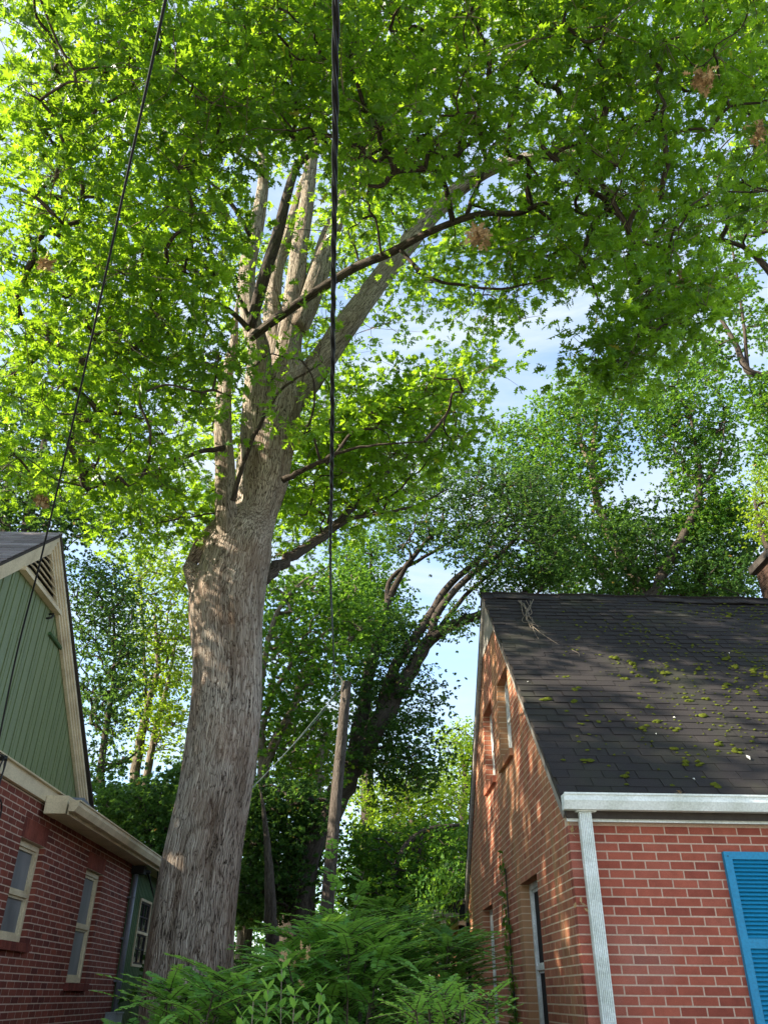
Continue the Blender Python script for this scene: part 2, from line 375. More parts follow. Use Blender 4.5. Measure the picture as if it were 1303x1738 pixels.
def backing(b, axis, plane, face, u0, u1, z0, z1, openings, depth=.1, inset=.0012, span=None):
    """mortar bed behind the bricks, with the openings left out"""
    us = sorted({u0, u1, *[o[0]-inset*0 for o in openings], *[o[1] for o in openings]}); zs = sorted({z0, z1, *[o[2] for o in openings], *[o[3] for o in openings]})
    us = [u for u in us if u0 <= u <= u1]; zs = [z for z in zs if z0 <= z <= z1]
    p0 = plane-face*inset; p1 = plane-face*(depth+.02)
    for i in range(len(us)-1):
        for k in range(len(zs)-1):
            um = (us[i]+us[i+1])/2; zm = (zs[k]+zs[k+1])/2
            if any(o[0] < um < o[1] and o[2] < zm < o[3] for o in openings): continue
            ua, ub = us[i], us[i+1]
            if any(abs(o[1]-ua) < 1e-6 and o[2] < zm < o[3] for o in openings): ua += .004
            if any(abs(o[0]-ub) < 1e-6 and o[2] < zm < o[3] for o in openings): ub -= .004
            if axis == 'X': b.box((p0, ua, zs[k]), (p1, ub, zs[k+1]))
            else: b.box((ua, p0, zs[k]), (ub, p1, zs[k+1]))

def window(parent, x, face, y0, y1, z0, z1, fm, upper, lower, rail, fw=.055, inset=.06, muntin=False):
    """sash window in a wall of constant X; face = outward sign. Frame, sashes and panes"""
    wroot = MB(); xf = x-face*inset; xb = xf-face*.06
    wroot.box((xf, y0, z0), (xb, y0+fw, z1)); wroot.box((xf, y1-fw, z0), (xb, y1, z1))
    wroot.box((xf, y0+fw, z1-fw), (xb, y1-fw, z1)); wroot.box((xf, y0+fw, z0), (xb, y1-fw, z0+fw))
    wo = wroot.build('window', fm, parent)
    s = MB(); xs_ = xf-face*.018; xt = xs_-face*.03; sw = .03
    for za, zb in ((z0+fw, rail), (rail+.03, z1-fw)):
        s.box((xs_, y0+fw+.002, za), (xt, y0+fw+sw, zb)); s.box((xs_, y1-fw-sw, za), (xt, y1-fw-.002, zb))
        s.box((xs_, y0+fw+sw, zb-sw), (xt, y1-fw-sw, zb)); s.box((xs_, y0+fw+sw, za), (xt, y1-fw-sw, za+sw))
        if muntin:
            s.box((xs_-face*.004, (y0+y1)/2-.01, za+sw), (xt, (y0+y1)/2+.01, zb-sw))
            s.box((xs_-face*.005, y0+fw+sw, (za+zb)/2-.01), (xt+face*.001, y1-fw-sw, (za+zb)/2+.01))
    r = MB(); r.box((xf+face*.004, y0+fw, rail-.004), (xt, y1-fw, rail+.034))
    s.build('sash', 'soot' if muntin else fm, wo); r.build('rail', fm, wo)
    xp = xt+face*.012
    MB().box((xp, y0+fw+.004, rail+.03), (xp-face*.006, y1-fw-.004, z1-fw-.004)).build('pane', upper, wo)
    MB().box((xp, y0+fw+.004, z0+fw+.004), (xp-face*.006, y1-fw-.004, rail)).build('pane', lower, wo)
    return wo

# ================================================================ RIGHT HOUSE
RX, RY = 1.72, 7.0
RYB, AP, APZ, EZ = 14.0, 10.5, 6.60, 2.86
house = thing('brick_house', 'red brick house with a steep mossy black roof, white gutter and stained gable', 'house', (RX, RY, 0))
def slopeR(zm):      # gable extent at height zm
    if zm < EZ: return (RY, RYB)
    t = (zm-EZ)/(APZ-.12-EZ); return (RY+t*(AP-RY)+.02, RYB-t*(RYB-AP)-.02)
opn = [(8.46, 9.41, .85, 2.645), (11.48, 12.43, .85, 2.645), (9.24, 10.03, 4.065, 5.09), (10.58, 11.37, 4.065, 5.09)]
wl = MB(); backing(wl, 'X', RX, -1, RY+.006, RYB, 0, EZ, [o for o in opn if o[3] < 3])
up = [o for o in opn if o[2] > 3]
def gable_backing(b, x, face, inset, depth):
    for k in range(int((APZ-EZ)/CO)+1):
        za = EZ+k*CO; zb = min(za+CO, APZ-.14)
        if zb <= za: break
        a, c = slopeR(zb-.001); s = a; zm = (za+zb)/2
        for p, q in sorted([(o[0]-.0, o[1]) for o in up if o[2] < zm < o[3]]):
            b.box((x-face*inset, s, za), (x-face*depth, p-.004, zb)); s = q+.004
        b.box((x-face*inset, s, za), (x-face*depth, c, zb))
gable_backing(wl, RX, -1, .0012, .12)
gable = wl.build('gable_wall', 'mortar_g', house)
fw_ = MB(); backing(fw_, 'Y', RY, -1, RX+.006, 9.0, 0, EZ, [(3.46, 4.46, 1.05, 2.62)])
front = fw_.build('front_wall', 'mortar_r', house)
bl = []
brick_wall('X', RX, -1, RY, RYB, .0, 6.05, opn, gable, 'brick_gable', span=slopeR, phase=0, out=bl)
n_side = len(bl)
brick_wall('Y', RY, -1, RX, 9.0, .0, EZ-.01, [(3.46, 4.46, 1.05, 2.62)], front, 'brick_right', phase=1, out=bl)
# the corner belongs to the front bricks: side bricks start behind them
bl = [p if i >= n_side or p[0][1]-p[2][1] > RY+.105 else ((p[0][0], (max(p[0][1]-p[2][1], RY+.1085)+p[0][1]+p[2][1])/2, p[0][2]), p[1], (0, (p[0][1]+p[2][1]-max(p[0][1]-p[2][1], RY+.1085))/2, 0), *p[3:]) for i, p in enumerate(bl)]
bl = [p for p in bl if p[2][1] > .006 and p[1][0] > .006]
# projecting sills
sl_ = []
for (y0, y1, z0, z1) in opn[2:]:
    for k in range(10):
        ya = y0-.04+k*(y1-y0+.08)/10; sl_.append(((RX+.03, ya+.038, z0-.05), (.075, 0, 0), (0, .036, 0), (0, 0, .043), 'brick_gable', gable, float(rng.uniform(.2, .9))))
bl = [p for p in bl if not any(abs(p[0][0]-s[0][0]) < .2 and abs(p[0][1]-s[0][1]) < p[2][1]*.0+.06 and abs(p[0][2]-s[0][2]) < .03 for s in sl_)]
pieces(bl+sl_, 'brick', house, 'brickwork', 300)
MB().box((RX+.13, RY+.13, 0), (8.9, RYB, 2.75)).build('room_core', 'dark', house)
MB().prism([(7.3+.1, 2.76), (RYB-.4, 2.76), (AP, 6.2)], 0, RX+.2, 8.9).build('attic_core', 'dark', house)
for o in opn:
    wo = window(house, RX, -1, o[0]+.004, o[1]-.004, o[2]+(.0 if o[2] < 3 else .01), o[3]-.004, 'white_worn', 'screen' if o[2] < 3 else 'glass', 'glass', 1.84 if o[2] < 3 else 4.56, fw=.06, inset=.10)
    MB().box((RX-.004+.02, o[0]-.03, o[3]-.003), (RX+.12, o[1]+.03, o[3]+.012)).build('lintel', 'soot', wo)
# apex boards
MB().prism([(AP-.72, 5.84+.0), (AP+.72, 5.84), (AP, APZ-.09)], 0, RX-.012, RX+.05).build('apex_board', 'weathered', house)
# roof
sx, sz = (AP-(RY-.12)), (APZ-2.98); sl_len = math.hypot(sx, sz); ux = np.array([0, sx/sl_len, sz/sl_len]); nz = np.array([0, -ux[2], ux[1]])
e0 = np.array([0, RY-.12, 2.98]); XR0, XR1 = RX-.05, 9.3
rb = MB()
rb.prism([(RY-.10, 2.97), (AP, APZ-.02), (AP, APZ-.12), (RY-.10, 2.87)], 0, XR0+.02, XR1)
rb.prism([(AP, APZ-.02), (RYB+.16, 2.92), (RYB+.16, 2.82), (AP, APZ-.12)], 0, XR0+.02, XR1)
roof = rb.build('roof', 'soot', house)
sh = []; EXP = .128; TW = .305; rows = int(sl_len/EXP)
def wave(x, s): return .010*math.sin(x*2.1+s*1.3)+.008*math.sin(s*2.7+x*.7)
for r_ in range(rows+1):
    for c_ in range(-1, int((XR1-XR0)/TW)+1):
        xa = XR0+c_*TW+(r_ % 2)*TW/2+(r_ % 3)*.012; xb = xa+TW-.006
        xa = max(xa, XR0+rng.uniform(-.006, .004)); xb = min(xb, XR1)
        if xb-xa < .03: continue
        s0 = r_*EXP+rng.uniform(-.003, .003); s1 = min(s0+EXP*1.12, sl_len)
        xm = (xa+xb)/2; off = wave(xm, s0); lift = .012
        c = e0+ux*(s0+s1)/2+nz*(lift*.6+off); c[0] = xm
        ey = ux*(s1-s0)/2-nz*lift*.45; t = float(np.clip(rng.normal(.45, .2), 0, .99))
        sh.append((c, (( xb-xa)/2, 0, 0), ey, nz*.0035, 'shingle', roof, t))
# sizes are judged from the projected area of ex x ez, so give width x length instead
_sh = [(c, ex, ez, ey, mt, p, t) for c, ex, ey, ez, mt, p, t in sh]
pieces(_sh, 'shingle', roof, 'shingle_courses', 300)
bk = MB()
for r_ in range(rows+1):
    s0 = r_*EXP; c = np.array([(XR0+XR1)/2, RYB+.18, 2.92])+np.array([0, -(RYB+.18-AP), APZ-2.92])*min(1, (s0+.07)/sl_len)
    bk.obox(c+(0, .01, .01), ((XR1-XR0)/2, 0, 0), (0, -.05, .053), (0, .003, .003), .4)
bk.build('rear_shingles', 'shingle', roof)
rc = MB()
for k in range(int((XR1-XR0)/.16)):
    xa = XR0-.01+k*.16; dz = .006*(k % 2)+.01*math.sin(k*.9)
    rc.obox((xa+.1, AP-.06, APZ-.035+dz), (.098, 0, 0), (0, .085, .078), (0, -.004, .004), rng.uniform(.2, .6))
    rc.obox((xa+.1, AP+.06, APZ-.035+dz), (.098, 0, 0), (0, .085, -.078), (0, .004, .004), rng.uniform(.2, .6))
rc.build('ridge_cap', 'shingle', roof)
# rake boards
rk = MB(); rk.prism([(AP, APZ-.03), (RYB+.14, 2.90), (RYB+.14, 2.74), (AP, APZ-.20)], 0, RX-.045, RX-.008); rk.build('rear_rake_board', 'weathered', house)
rk = MB(); rk.prism([(RY-.02, 2.95), (AP, APZ-.05), (AP, APZ-.15), (RY+.06, 2.90)], 0, RX-.022, RX-.004); rk.build('rake_board', 'weathered', house)
# eave: frieze, soffit, gutter
MB().box((RX-.02, RY-.075, 2.852), (9.2, RY-.055, 2.93)).build('fascia', 'white', house)
MB().box((RX-.02, RY-.135, 2.931), (9.2, RY-.0, 2.945)).build('soffit', 'white', house)
gt = MB()
gt.prism([(RY-.135, 2.925), (RY-.20, 2.925), (RY-.235, 2.99), (RY-.235, 3.035), (RY-.245, 3.035), (RY-.245, 3.05), (RY-.225, 3.05), (RY-.225, 2.99), (RY-.195, 2.935), (RY-.135, 2.935)], 0, RX-.06, 9.3)
gt.prism([(RY-.135, 2.925), (RY-.20, 2.925), (RY-.235, 2.99), (RY-.235, 3.04), (RY-.135, 3.04)], 0, RX-.066, RX-.061)
gut = gt.build('gutter', 'white', house)
dn = MB(); x0 = 1.79; y1 = RY-.077; prof = []
for k in range(7):
    xa = x0+k*.0145; prof += [(xa, y1-.059), (xa+.003, y1-.068), (xa+.0105, y1-.068)]
prof += [(x0+.1015, y1-.062), (x0+.1015, y1), (x0, y1)]
dn.prism(prof, 2, .1, 2.915); dn.build('downspout', 'white', house)
MB().box((1.765, RY-.16, 2.916), (1.80+.13, RY-.078, 2.928)).build('downspout_outlet', 'white', house)
# shutter
sx0, sx1, sz0, sz1 = 2.97, 3.45, 1.12, 2.64; yS = RY-.045
shu = MB(); 
for a, bb in (((sx0, sz0), (sx0+.062, sz1)), ((sx1-.062, sz0), (sx1, sz1)), ((sx0+.062, sz1-.058), (sx1-.062, sz1)), ((sx0+.062, 1.94), (sx1-.062, 2.01)), ((sx0+.062, sz0), (sx1-.062, sz0+.07))):
    shu.box((a[0], yS, a[1]), (bb[0], RY-.003, bb[1]))
shut = tag(shu.build('shutter', 'blue', house), 'bright blue louvred shutter')
sb = MB().box((sx0+.062, RY-.012, sz0+.07), (sx1-.062, RY-.008, sz1-.058)).build('shutter_back', 'blue', shut)
for lo, hi in ((2.012, sz1-.06), (sz0+.072, 1.938)):
    nn = int(round((hi-lo)/.0305)); p = (hi-lo)/nn
    for k in range(nn):
        z = lo+(k+.5)*p; l_ = MB(); l_.obox(((sx0+sx1)/2, RY-.028, z), ((sx1-sx0)/2-.062, 0, 0), (0, .0115, .0125), (0, .0016, -.0016)); l_.build('louvre_slat', 'blue', shut)
MB().tube([(sx0+.03, yS-.004, 2.605), (sx0+.03, yS+.005, 2.605)], [.005, .005], 8, 1).build('screw', 'rubber', shut)
# front window beyond the shutter (just outside the frame, seen from a step aside)
fwn = MB()
for a, c in (((3.47, 1.06), (3.53, 2.61)), ((4.39, 1.06), (4.45, 2.61)), ((3.53, 2.55), (4.39, 2.61)), ((3.53, 1.06), (4.39, 1.12)), ((3.53, 1.8), (4.39, 1.84))): fwn.box((a[0], RY+.03, a[1]), (c[0], RY+.09, c[1]))
fo = fwn.build('window', 'white_worn', house); MB().box((3.53, RY+.06, 1.12), (4.39, RY+.065, 2.55)).build('pane', 'glass', fo)
# chimney behind the ridge
cx0, cx1, cy0, cy1 = 6.09, 6.75, 10.52, 11.0; chl = []
ch = MB().box((cx0+.006, cy0+.006, 5.9), (cx1-.006, cy1-.006, 7.32)).build('chimney', 'mortar_dark', house)
brick_wall('X', cx0, -1, cy0, cy1, 5.9, 7.32, [], ch, 'brick_dark', out=chl, depth=.02); brick_wall('Y', cy0-.0, -1, cx0+.012, cx1, 5.9, 7.32, [], ch, 'brick_dark', phase=1, out=chl, depth=.02)
for p in chl:
    MB().obox(*p[:4], p[6]).build('brick', 'brick_dark', ch) if project(p[0])[0][0] < 1303 and p[0][2] > 6.4 else None
b = MB(); [b.obox(*p[:4], p[6]) for p in chl if not (project(p[0])[0][0] < 1303 and p[0][2] > 6.4)]; o = b.build('brickwork', 'brick_dark', ch); o['kind'] = 'stuff'
MB().box((cx0-.07, cy0-.07, 7.32), (cx1+.07, cy1+.07, 7.44)).build('chimney_cap', 'soot', ch)

# rear wing of the same house
wing = MB(); backing(wing, 'X', 1.55, -1, RYB+.02, 19.0, 0, 2.62, [(15.3, 16.1, 1.0, 2.3)]); wg = wing.build('rear_wing_wall', 'mortar_g', house)
wb = []; brick_wall('X', 1.55, -1, RYB+.02, 19.0, 0, 2.6, [(15.3, 16.1, 1.0, 2.3)], wg, 'brick_gable', out=wb); b = MB()
for p in wb: b.obox(*p[:4], p[6])
o = b.build('rear_brickwork', 'brick_gable', house); o['kind'] = 'stuff'
window(house, 1.55, -1, 15.3, 16.1, 1.0, 2.3, 'white_worn', 'glass', 'glass', 1.65)
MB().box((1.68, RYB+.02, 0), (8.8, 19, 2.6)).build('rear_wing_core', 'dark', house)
MB().prism([(1.28, 2.72), (1.28, 2.80), (4.4, 4.0), (4.4, 3.9)], 1, RYB+.02, 19.2).build('rear_wing_roof', 'shingle', house)
MB().prism([(1.30, 2.66), (1.55, 2.66), (1.55, 2.72), (1.30, 2.72)], 1, RYB-.12, 19.2).build('rear_soffit', 'weathered', house)
MB().prism([(1.17, 2.66), (1.28, 2.66), (1.29, 2.76), (1.16, 2.76)], 1, RYB-.16, 19.25).build('rear_gutter', 'weathered', house)
MB().box((1.28, RYB+.05, .1), (1.36, RYB+.12, 2.66)).build('rear_downspout', 'white', house)

# ================================================================ LEFT HOUSE
LX = -3.55
lh = thing('gabled_house', 'dark red brick house with green board gable and cream trim', 'house', (LX, 7.5, 0))
lop = [(8.98, 9.70, 2.041, 2.989), (11.33, 12.10, 1.703, 2.989)]
solz = .203
LY0, LY1 = 5.2, 13.62
lw = MB(); backing(lw, 'X', LX, 1, LY0, LY1, 0, 3.40, [(o[0], o[1], o[2], o[3]) for o in lop]); lwall = lw.build('wall', 'mortar_l', lh)
lb = []
hole = [(o[0]-(.02), o[1]+.02, o[3], o[3]+solz) for o in lop]+[(o[0]-.05, o[1]+.05, o[2]-.085, o[2]) for o in lop]
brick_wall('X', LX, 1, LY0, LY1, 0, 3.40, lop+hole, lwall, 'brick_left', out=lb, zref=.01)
for o in lop:
    nb = 11; W_ = (o[1]-o[0]+.04)/nb
    for k in range(nb):   # soldier course lintel
        lb.append(((LX-.045, o[0]-.02+(k+.5)*W_, o[3]+solz/2), (.05, 0, 0), (0, W_/2-.0045, 0), (0, 0, solz/2-.004), 'brick_left', lwall, float(rng.uniform(.2, .99))))
    nb = 12; W_ = (o[1]-o[0]+.10)/nb
    for k in range(nb):   # rowlock sill
        lb.append(((LX-.02, o[0]-.05+(k+.5)*W_, o[2]-.043), (.075, 0, 0), (0, W_/2-.0045, 0), (0, 0, .040), 'brick_left', lwall, float(rng.uniform(0, .6))))
# judge size by the face that shows (Y x Z)
lb = [(c, ey, ex, ez, mt, p, t) for c, ex, ey, ez, mt, p, t in lb]
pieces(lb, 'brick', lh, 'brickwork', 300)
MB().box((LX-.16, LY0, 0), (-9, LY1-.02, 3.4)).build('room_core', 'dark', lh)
window(lh, LX, 1, 8.985, 9.695, 2.046, 2.984, 'cream', 'screen', 'screen', 2.47, fw=.055, inset=.055)
window(lh, LX, 1, 11.335, 12.095, 1.708, 2.984, 'cream', 'screen', 'screen', 2.31, fw=.055, inset=.055)
# frieze band and return
fb = MB(); fb.box((LX+.002, LY0, 3.405), (LX+.05, 9.9, 3.56)); fb.build('frieze_band', 'cream', lh)
MB().prism([(LX+.004, 3.56), (LX+.085, 3.56), (LX+.085, 3.575), (LX+.004, 3.60)], 1, LY0, 9.9).build('band_cap', 'cream', lh)
MB().box((LX+.055, 9.28, 3.28), (-3.255, 9.62, 3.47)).build('eave_return', 'cream', lh)
# green gable boards
LAP, LAZ = 7.86, 5.955; tanp = .84
bw = .155; y = LY0
def gz(yy): return LAZ-.09-abs(yy-LAP)*tanp
MB().prism([(LY0-.4, 3.5), (11.0, 3.5), (11.0, gz(11.0)+.0), (LAP, gz(LAP)-.05), (LY0-.4, gz(LY0-.4)-.05)] if False else [(LY0, 3.5), (10.9, 3.5), (LAP, gz(LAP)-.03), (LY0, gz(LY0)-.03)], 0, LX-.10, LX-.008).build('gable_backing', 'green_ribs', lh)
k = 0
while y < 10.95:
    ya, yb = y+.003, min(y+bw-.009, 10.95); za, zb = max(gz(ya), 3.585), max(gz(yb), 3.585)
    if max(za, zb) > 3.60:
        pl = [(ya, 3.58), (yb, 3.58), (yb, zb)]+([(LAP, gz(LAP))] if ya < LAP < yb else [])+[(ya, za)]
        p2 = [(ya+.008, 3.58), (yb-.008, 3.58), (yb-.008, zb)]+([(LAP, gz(LAP))] if ya < LAP < yb else [])+[(ya+.008, za)]
        bo = MB().prism(pl, 0, LX-.007, LX+.004); bo.prism(p2, 0, LX+.004, LX+.013)
        if k % 2: bo.prism([(ya+.052, 3.58), (ya+.060, 3.58), (ya+.060, zb), (ya+.052, za)] if not ya < LAP < yb else [(ya+.052, 3.58), (ya+.06, 3.58), (ya+.06, gz(ya+.06)), (ya+.052, gz(ya+.052))], 0, LX+.013, LX+.017)
        bo.build('board', 'green_boards', lh)
    y += bw; k += 1
# rake trim: layered mouldings, both sides
def rake(side, yend, nm):
    for (t0, t1, xa, xb) in ((.0, .045, LX+.06, LX+.10), (.046, .082, LX+.045, LX+.085), (.083, .118, LX+.03, LX+.07), (.119, .155, LX+.016, LX+.055)):
        f_ = math.hypot(1, tanp); z0 = LAZ-t0*f_; z1 = LAZ-t1*f_; dy = abs(yend-LAP)
        ye = LAP+side*dy
        yield MB().prism([(LAP, z0), (ye, z0-dy*tanp), (ye, z1-dy*tanp), (LAP, z1)], 0, xa, xb)
for side, ye in ((1, 10.68), (-1, 4.9)):
    for k, bb in enumerate(rake(side, ye, '')): bb.build('rake_board', 'cream', lh)
# louvred gable vent
vz = 5.30; fz = LAZ-.158*math.hypot(1, tanp); hw = (fz-vz)/tanp
vent = MB().prism([(LAP-hw-.03, vz-.04), (LAP+hw+.03, vz-.04), (LAP+hw+.03, vz), (LAP-hw-.03, vz)], 0, LX+.015, LX+.09).build('gable_vent', 'cream', lh)
MB().prism([(LAP-hw, vz), (LAP+hw, vz), (LAP, fz)], 0, LX+.0135, LX+.018).build('vent_back', 'dark', vent)
MB().prism([(LAP-.02, vz), (LAP+.02, vz), (LAP+.02, fz-.02), (LAP-.02, fz-.02)], 0, LX+.018, LX+.022).build('vent_mullion', 'soot', vent)
for k in range(7):
    z = vz+.045+k*.066; h2 = (fz-z-.03)/tanp
    if h2 > .04: s_ = MB(); s_.obox((LX+.05, LAP, z), (.028, 0, -.022), (0, h2, 0), (.004, 0, .005)); s_.build('louvre_slat', 'cream', vent)
# roofs
for sgn, ye in ((-1, 4.75),):
    pass
e1 = np.array([0, LAP-3.5, LAZ-3.5*tanp]); uu = np.array([0, 1, tanp])/math.hypot(1, tanp); nn_ = np.array([0, -uu[2], uu[1]]); ll = 3.5*math.hypot(1, tanp)
rf = MB(); XRK = LX+.115
rf.prism([(LAP, LAZ+.005), (LAP-3.5, LAZ+.005-3.5*tanp), (LAP-3.5, LAZ+.04-3.5*tanp), (LAP, LAZ+.04)], 0, XRK, -9.2)
rf.prism([(LAP, LAZ+.005), (10.85, LAZ+.005-2.85*tanp), (10.85, LAZ+.04-2.85*tanp), (LAP, LAZ+.04)], 0, XRK, -9.2)
lroof = rf.build('roof', 'soot', lh); sh = []
for r_ in range(int(ll/.128)+1):
    for c_ in range(0, 21):
        xb = XRK+.012-c_*.305-(r_ % 2)*.15+.15; xa = xb-.299; xb = min(xb, XRK+.012)
        if xb-xa < .03: continue
        s0 = r_*.128; s1 = min(s0+.143, ll+.03)
        if s1 <= s0: continue
        c = e1+uu*(s0+s1)/2+nn_*.048; c[0] = (xa+xb)/2
        sh.append((c, ((xb-xa)/2, 0, 0), nn_*.0035, uu*(s1-s0)/2-nn_*.004, 'shingle_grey', lroof, float(rng.uniform(0, 1))))
pieces(sh, 'shingle', lroof, 'shingle_courses', 120)
# lower eave: soffit, gutter, low roof
MB().box((LX+.004, 9.64, 3.31), (-3.245, 17.5, 3.325)).build('soffit', 'cream', lh)
MB().box((-3.24, 9.30, 3.27), (-3.225, 17.5, 3.40)).build('fascia', 'cream', lh)
MB().prism([(-3.22, 3.30), (-3.15, 3.30), (-3.115, 3.36), (-3.115, 3.405), (-3.10, 3.405), (-3.10, 3.42), (-3.13, 3.42), (-3.13, 3.36), (-3.155, 3.31), (-3.22, 3.31)], 1, 9.25, 17.5).build('gutter', 'cream', lh)
MB().prism([(-3.22, 3.30), (-3.15, 3.30), (-3.115, 3.36), (-3.115, 3.415), (-3.22, 3.415)], 1, 9.244, 9.249).build('gutter_end', 'cream', lh)
MB().prism([(-3.16, 3.41), (-3.16, 3.44), (-8, 4.6), (-8, 4.5)], 1, 9.7, 17.6).build('lower_roof', 'soot', lh)
MB().obox((-3.40, 10.1, 3.52), (.12, 0, 0), (0, .22, -.03), (0, .006, .02)).build('flashing', 'pipe', lh)
# green ribbed wing beyond the pipe
gwb = MB(); backing(gwb, 'X', LX-.012, 1, LY1+.01, 17.5, 0, 3.31, [(14.36, 15.14, 1.96, 2.92)], inset=.0); gwo = gwb.build('board_wall', 'green_ribs', lh)
y = LY1+.03
while y < 17.4:
    zz = [(0, 3.305)] if not (y+.08 > 14.36 and y < 15.14) else [(0, 1.955), (2.925, 3.305)]
    bo = MB()
    for za, zb in zz: bo.box((LX-.011, y, za), (LX+.010, y+.075, zb))
    bo.build('board', 'green_ribs', gwo); y += .098
window(lh, LX, 1, 14.36, 15.14, 1.96, 2.92, 'cream', 'glass', 'glass', 2.42, fw=.035, inset=-.02, muntin=True)
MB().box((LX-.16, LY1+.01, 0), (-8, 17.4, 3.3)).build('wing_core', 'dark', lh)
# conduit, clamps, weatherhead, meter box
cd = MB(); cd.tube([(LX+.07, 13.58, 1.36), (LX+.07, 13.58, 3.24)], [.038, .038], 14, 1); cdo = cd.build('conduit', 'pipe', lh, True)
for z in (1.75, 2.3, 2.85):
    MB().tube([(LX+.07, 13.58, z-.012), (LX+.07, 13.58, z+.012)], [.044, .044], 14, 1).box((LX, 13.52, z-.012), (LX+.05, 13.64, z+.012)).build('clamp', 'pipe', cdo)
MB().box((LX+.01, 13.50, 3.18), (LX+.20, 13.68, 3.29)).tube([(LX+.15, 13.6, 3.24), (LX+.24, 13.72, 3.22)], [.035, .03], 10, 1).build('weatherhead', 'rubber', cdo)
mb = MB().box((LX+.0, 13.36, .95), (LX+.15, 13.74, 1.35)); mb.box((LX-.002, 13.34, 1.35), (LX+.165, 13.76, 1.37)); mb.build('meter_box', 'box', lh)
MB().tube([(LX+.02, 8.22, 5.13), (LX+.07, 8.22, 5.14), (LX+.07, 8.26, 5.20), (LX+.02, 8.27, 5.2)], [.012]*4, 6, 2).build('wall_hook', 'rubber', lh)
MB().tube([(LX+.03, 8.38, 5.02), (LX+.03, 8.80, 5.0)], [.022, .022], 8, 2).build('pipe_stub', 'green_ribs', lh)

# ================================================================ cables and pole
def cable_pts(L_): return [at(px, py, r=r) for px, py, r in L_]
top = at(588, 1158, Y=19); base = at(553, 1560, Y=19); dvec = (top-base)/(top[2]-base[2]); foot = base-dvec*base[2]
pole = thing('utility_pole', 'weathered brown wooden utility pole leaning slightly between the trees', 'utility pole', tuple(foot))
pm = MB(); pm.tube([foot, foot+dvec*2.5, foot+dvec*5, top], [.165, .15, .135, .12], 20, 4, lump=lambda a, s: 1+.03*np.sin(3*a+s)+.02*np.sin(7*a+2*s)); pm.build('post', 'pole', pole, True)
MB().tube([top+(-.14, -.1, -.25), top+(-.10, -.16, -.02), top+(-.22, -.18, .12), top+(-.34, -.2, .08)], [.02]*4, 8, 4).build('cable_loop', 'wire', pole, True)
att = top+(-.26, -.15, -.32)
P3 = cable_pts([(571, -500, 3.0), (570, 0, 3.4), (568, 300, 4.0), (565, 560, 4.8), (563, 800, 6.0), (561, 930, 7.6), (562, 1010, 9.5), (565, 1080, 13)])+[att]
Pc = catmull(P3, 14); cb = thing('service_cable', 'thick twisted black cable running overhead from the wooden pole', 'cable', tuple(att))
T_ = np.gradient(Pc, axis=0); T_ /= np.linalg.norm(T_, axis=1)[:, None]; Sx = np.cross(T_, (0, 0, 1.)); Sx /= np.linalg.norm(Sx, axis=1)[:, None]; Sz = np.cross(Sx, T_)
Pd = catmull(Pc, 6); T_ = np.gradient(Pd, axis=0); T_ /= np.linalg.norm(T_, axis=1)[:, None]; Sx = np.cross(T_, (0, 0, 1.)); Sx /= np.linalg.norm(Sx, axis=1)[:, None]+1e-9; Sz = np.cross(Sx, T_)
s_ = np.r_[0, np.cumsum(np.linalg.norm(np.diff(Pd, axis=0), axis=1))]
for k in range(3):
    ph = s_*2*np.pi/.55+k*2*np.pi/3; q = Pd+.0085*(np.cos(ph)[:, None]*Sx+np.sin(ph)[:, None]*Sz)
    MB().tube(q, [.0075 if k else .0055]*len(q), 6, 1).build('strand', 'rubber', cb, True)
kn = at(-8, 1286, X=LX+.08)
P4 = [at(330, -260, r=4.2), at(281, 0, r=4.9), at(205, 350, r=6.0), at(128, 700, r=7.2), at(70, 948, r=8.0), at(30, 1105, r=8.5), kn+(0, 0, .06)]
MB().tube(P4, [.0085]*7, 8, 10).build
o = MB().tube(P4, [.0085]*7, 8, 10).build('line_wire', 'rubber', None, True); tag(o, 'thin black wire slanting overhead to the green gable', 'cable')
lp = MB(); q = at(8, 1288, X=LX+.1)
lp.tube([kn+(0, 0, .05), q+(0, 0, .01), q+(0, .03, -.05), q+(0, .04, -.12), q+(0, -.0, -.18), q+(0, -.06, -.12), q+(0, -.02, 0)], [.008]*7, 6, 6)
lp.tube([q+(0, 0, .03), q+(0, .05, -.02), q+(.0, .04, -.3), at(2, 1380, X=LX+.1), at(-40, 1500, X=LX+.05)], [.009]*5, 6, 6)
lp.tube([q+(-.05, -.01, 0), q+(.02, .02, .01)], [.02, .025], 8, 1)
tag(lp.build('cable_loop', 'rubber', None, True), 'looped black cable tied at the cream band of the green gabled house', 'cable')
gs = MB(); ge = np.array([LX+.25, 14.2, 3.35]); pts = [att+(.02, 0, -.02)]
for t in (.15, .35, .6, .8): p = att*(1-t)+ge*t; p[2] -= .55*4*t*(1-t)*.5; pts.append(p)
pts.append(ge); gs.tube(pts, [.009]*6, 6, 6); gs.tube([p+np.array((.03*math.sin(i*2), 0, -.03)) for i, p in enumerate(pts)], [.006]*6, 6, 6)
tag(gs.build('drop_wire', 'wire', None, True), 'pair of pale grey wires sloping from pole top behind the oak trunk', 'cable')
ev = MB(); ev.tube([(LX+.22, 13.72, 3.22), (LX+.26, 14.0, 2.98), (LX+.22, 14.5, 2.92), (LX+.2, 15.2, 3.05)], [.014]*4, 6, 6); ev.tube([(LX+.2, 13.7, 3.24), (LX+.22, 14.1, 3.05), (LX+.22, 14.4, 3.1), ge], [.012]*4, 6, 6)
tag(ev.build('eave_cable', 'rubber', None, True), 'black cable hanging under the cream eave beside the grey conduit', 'cable')

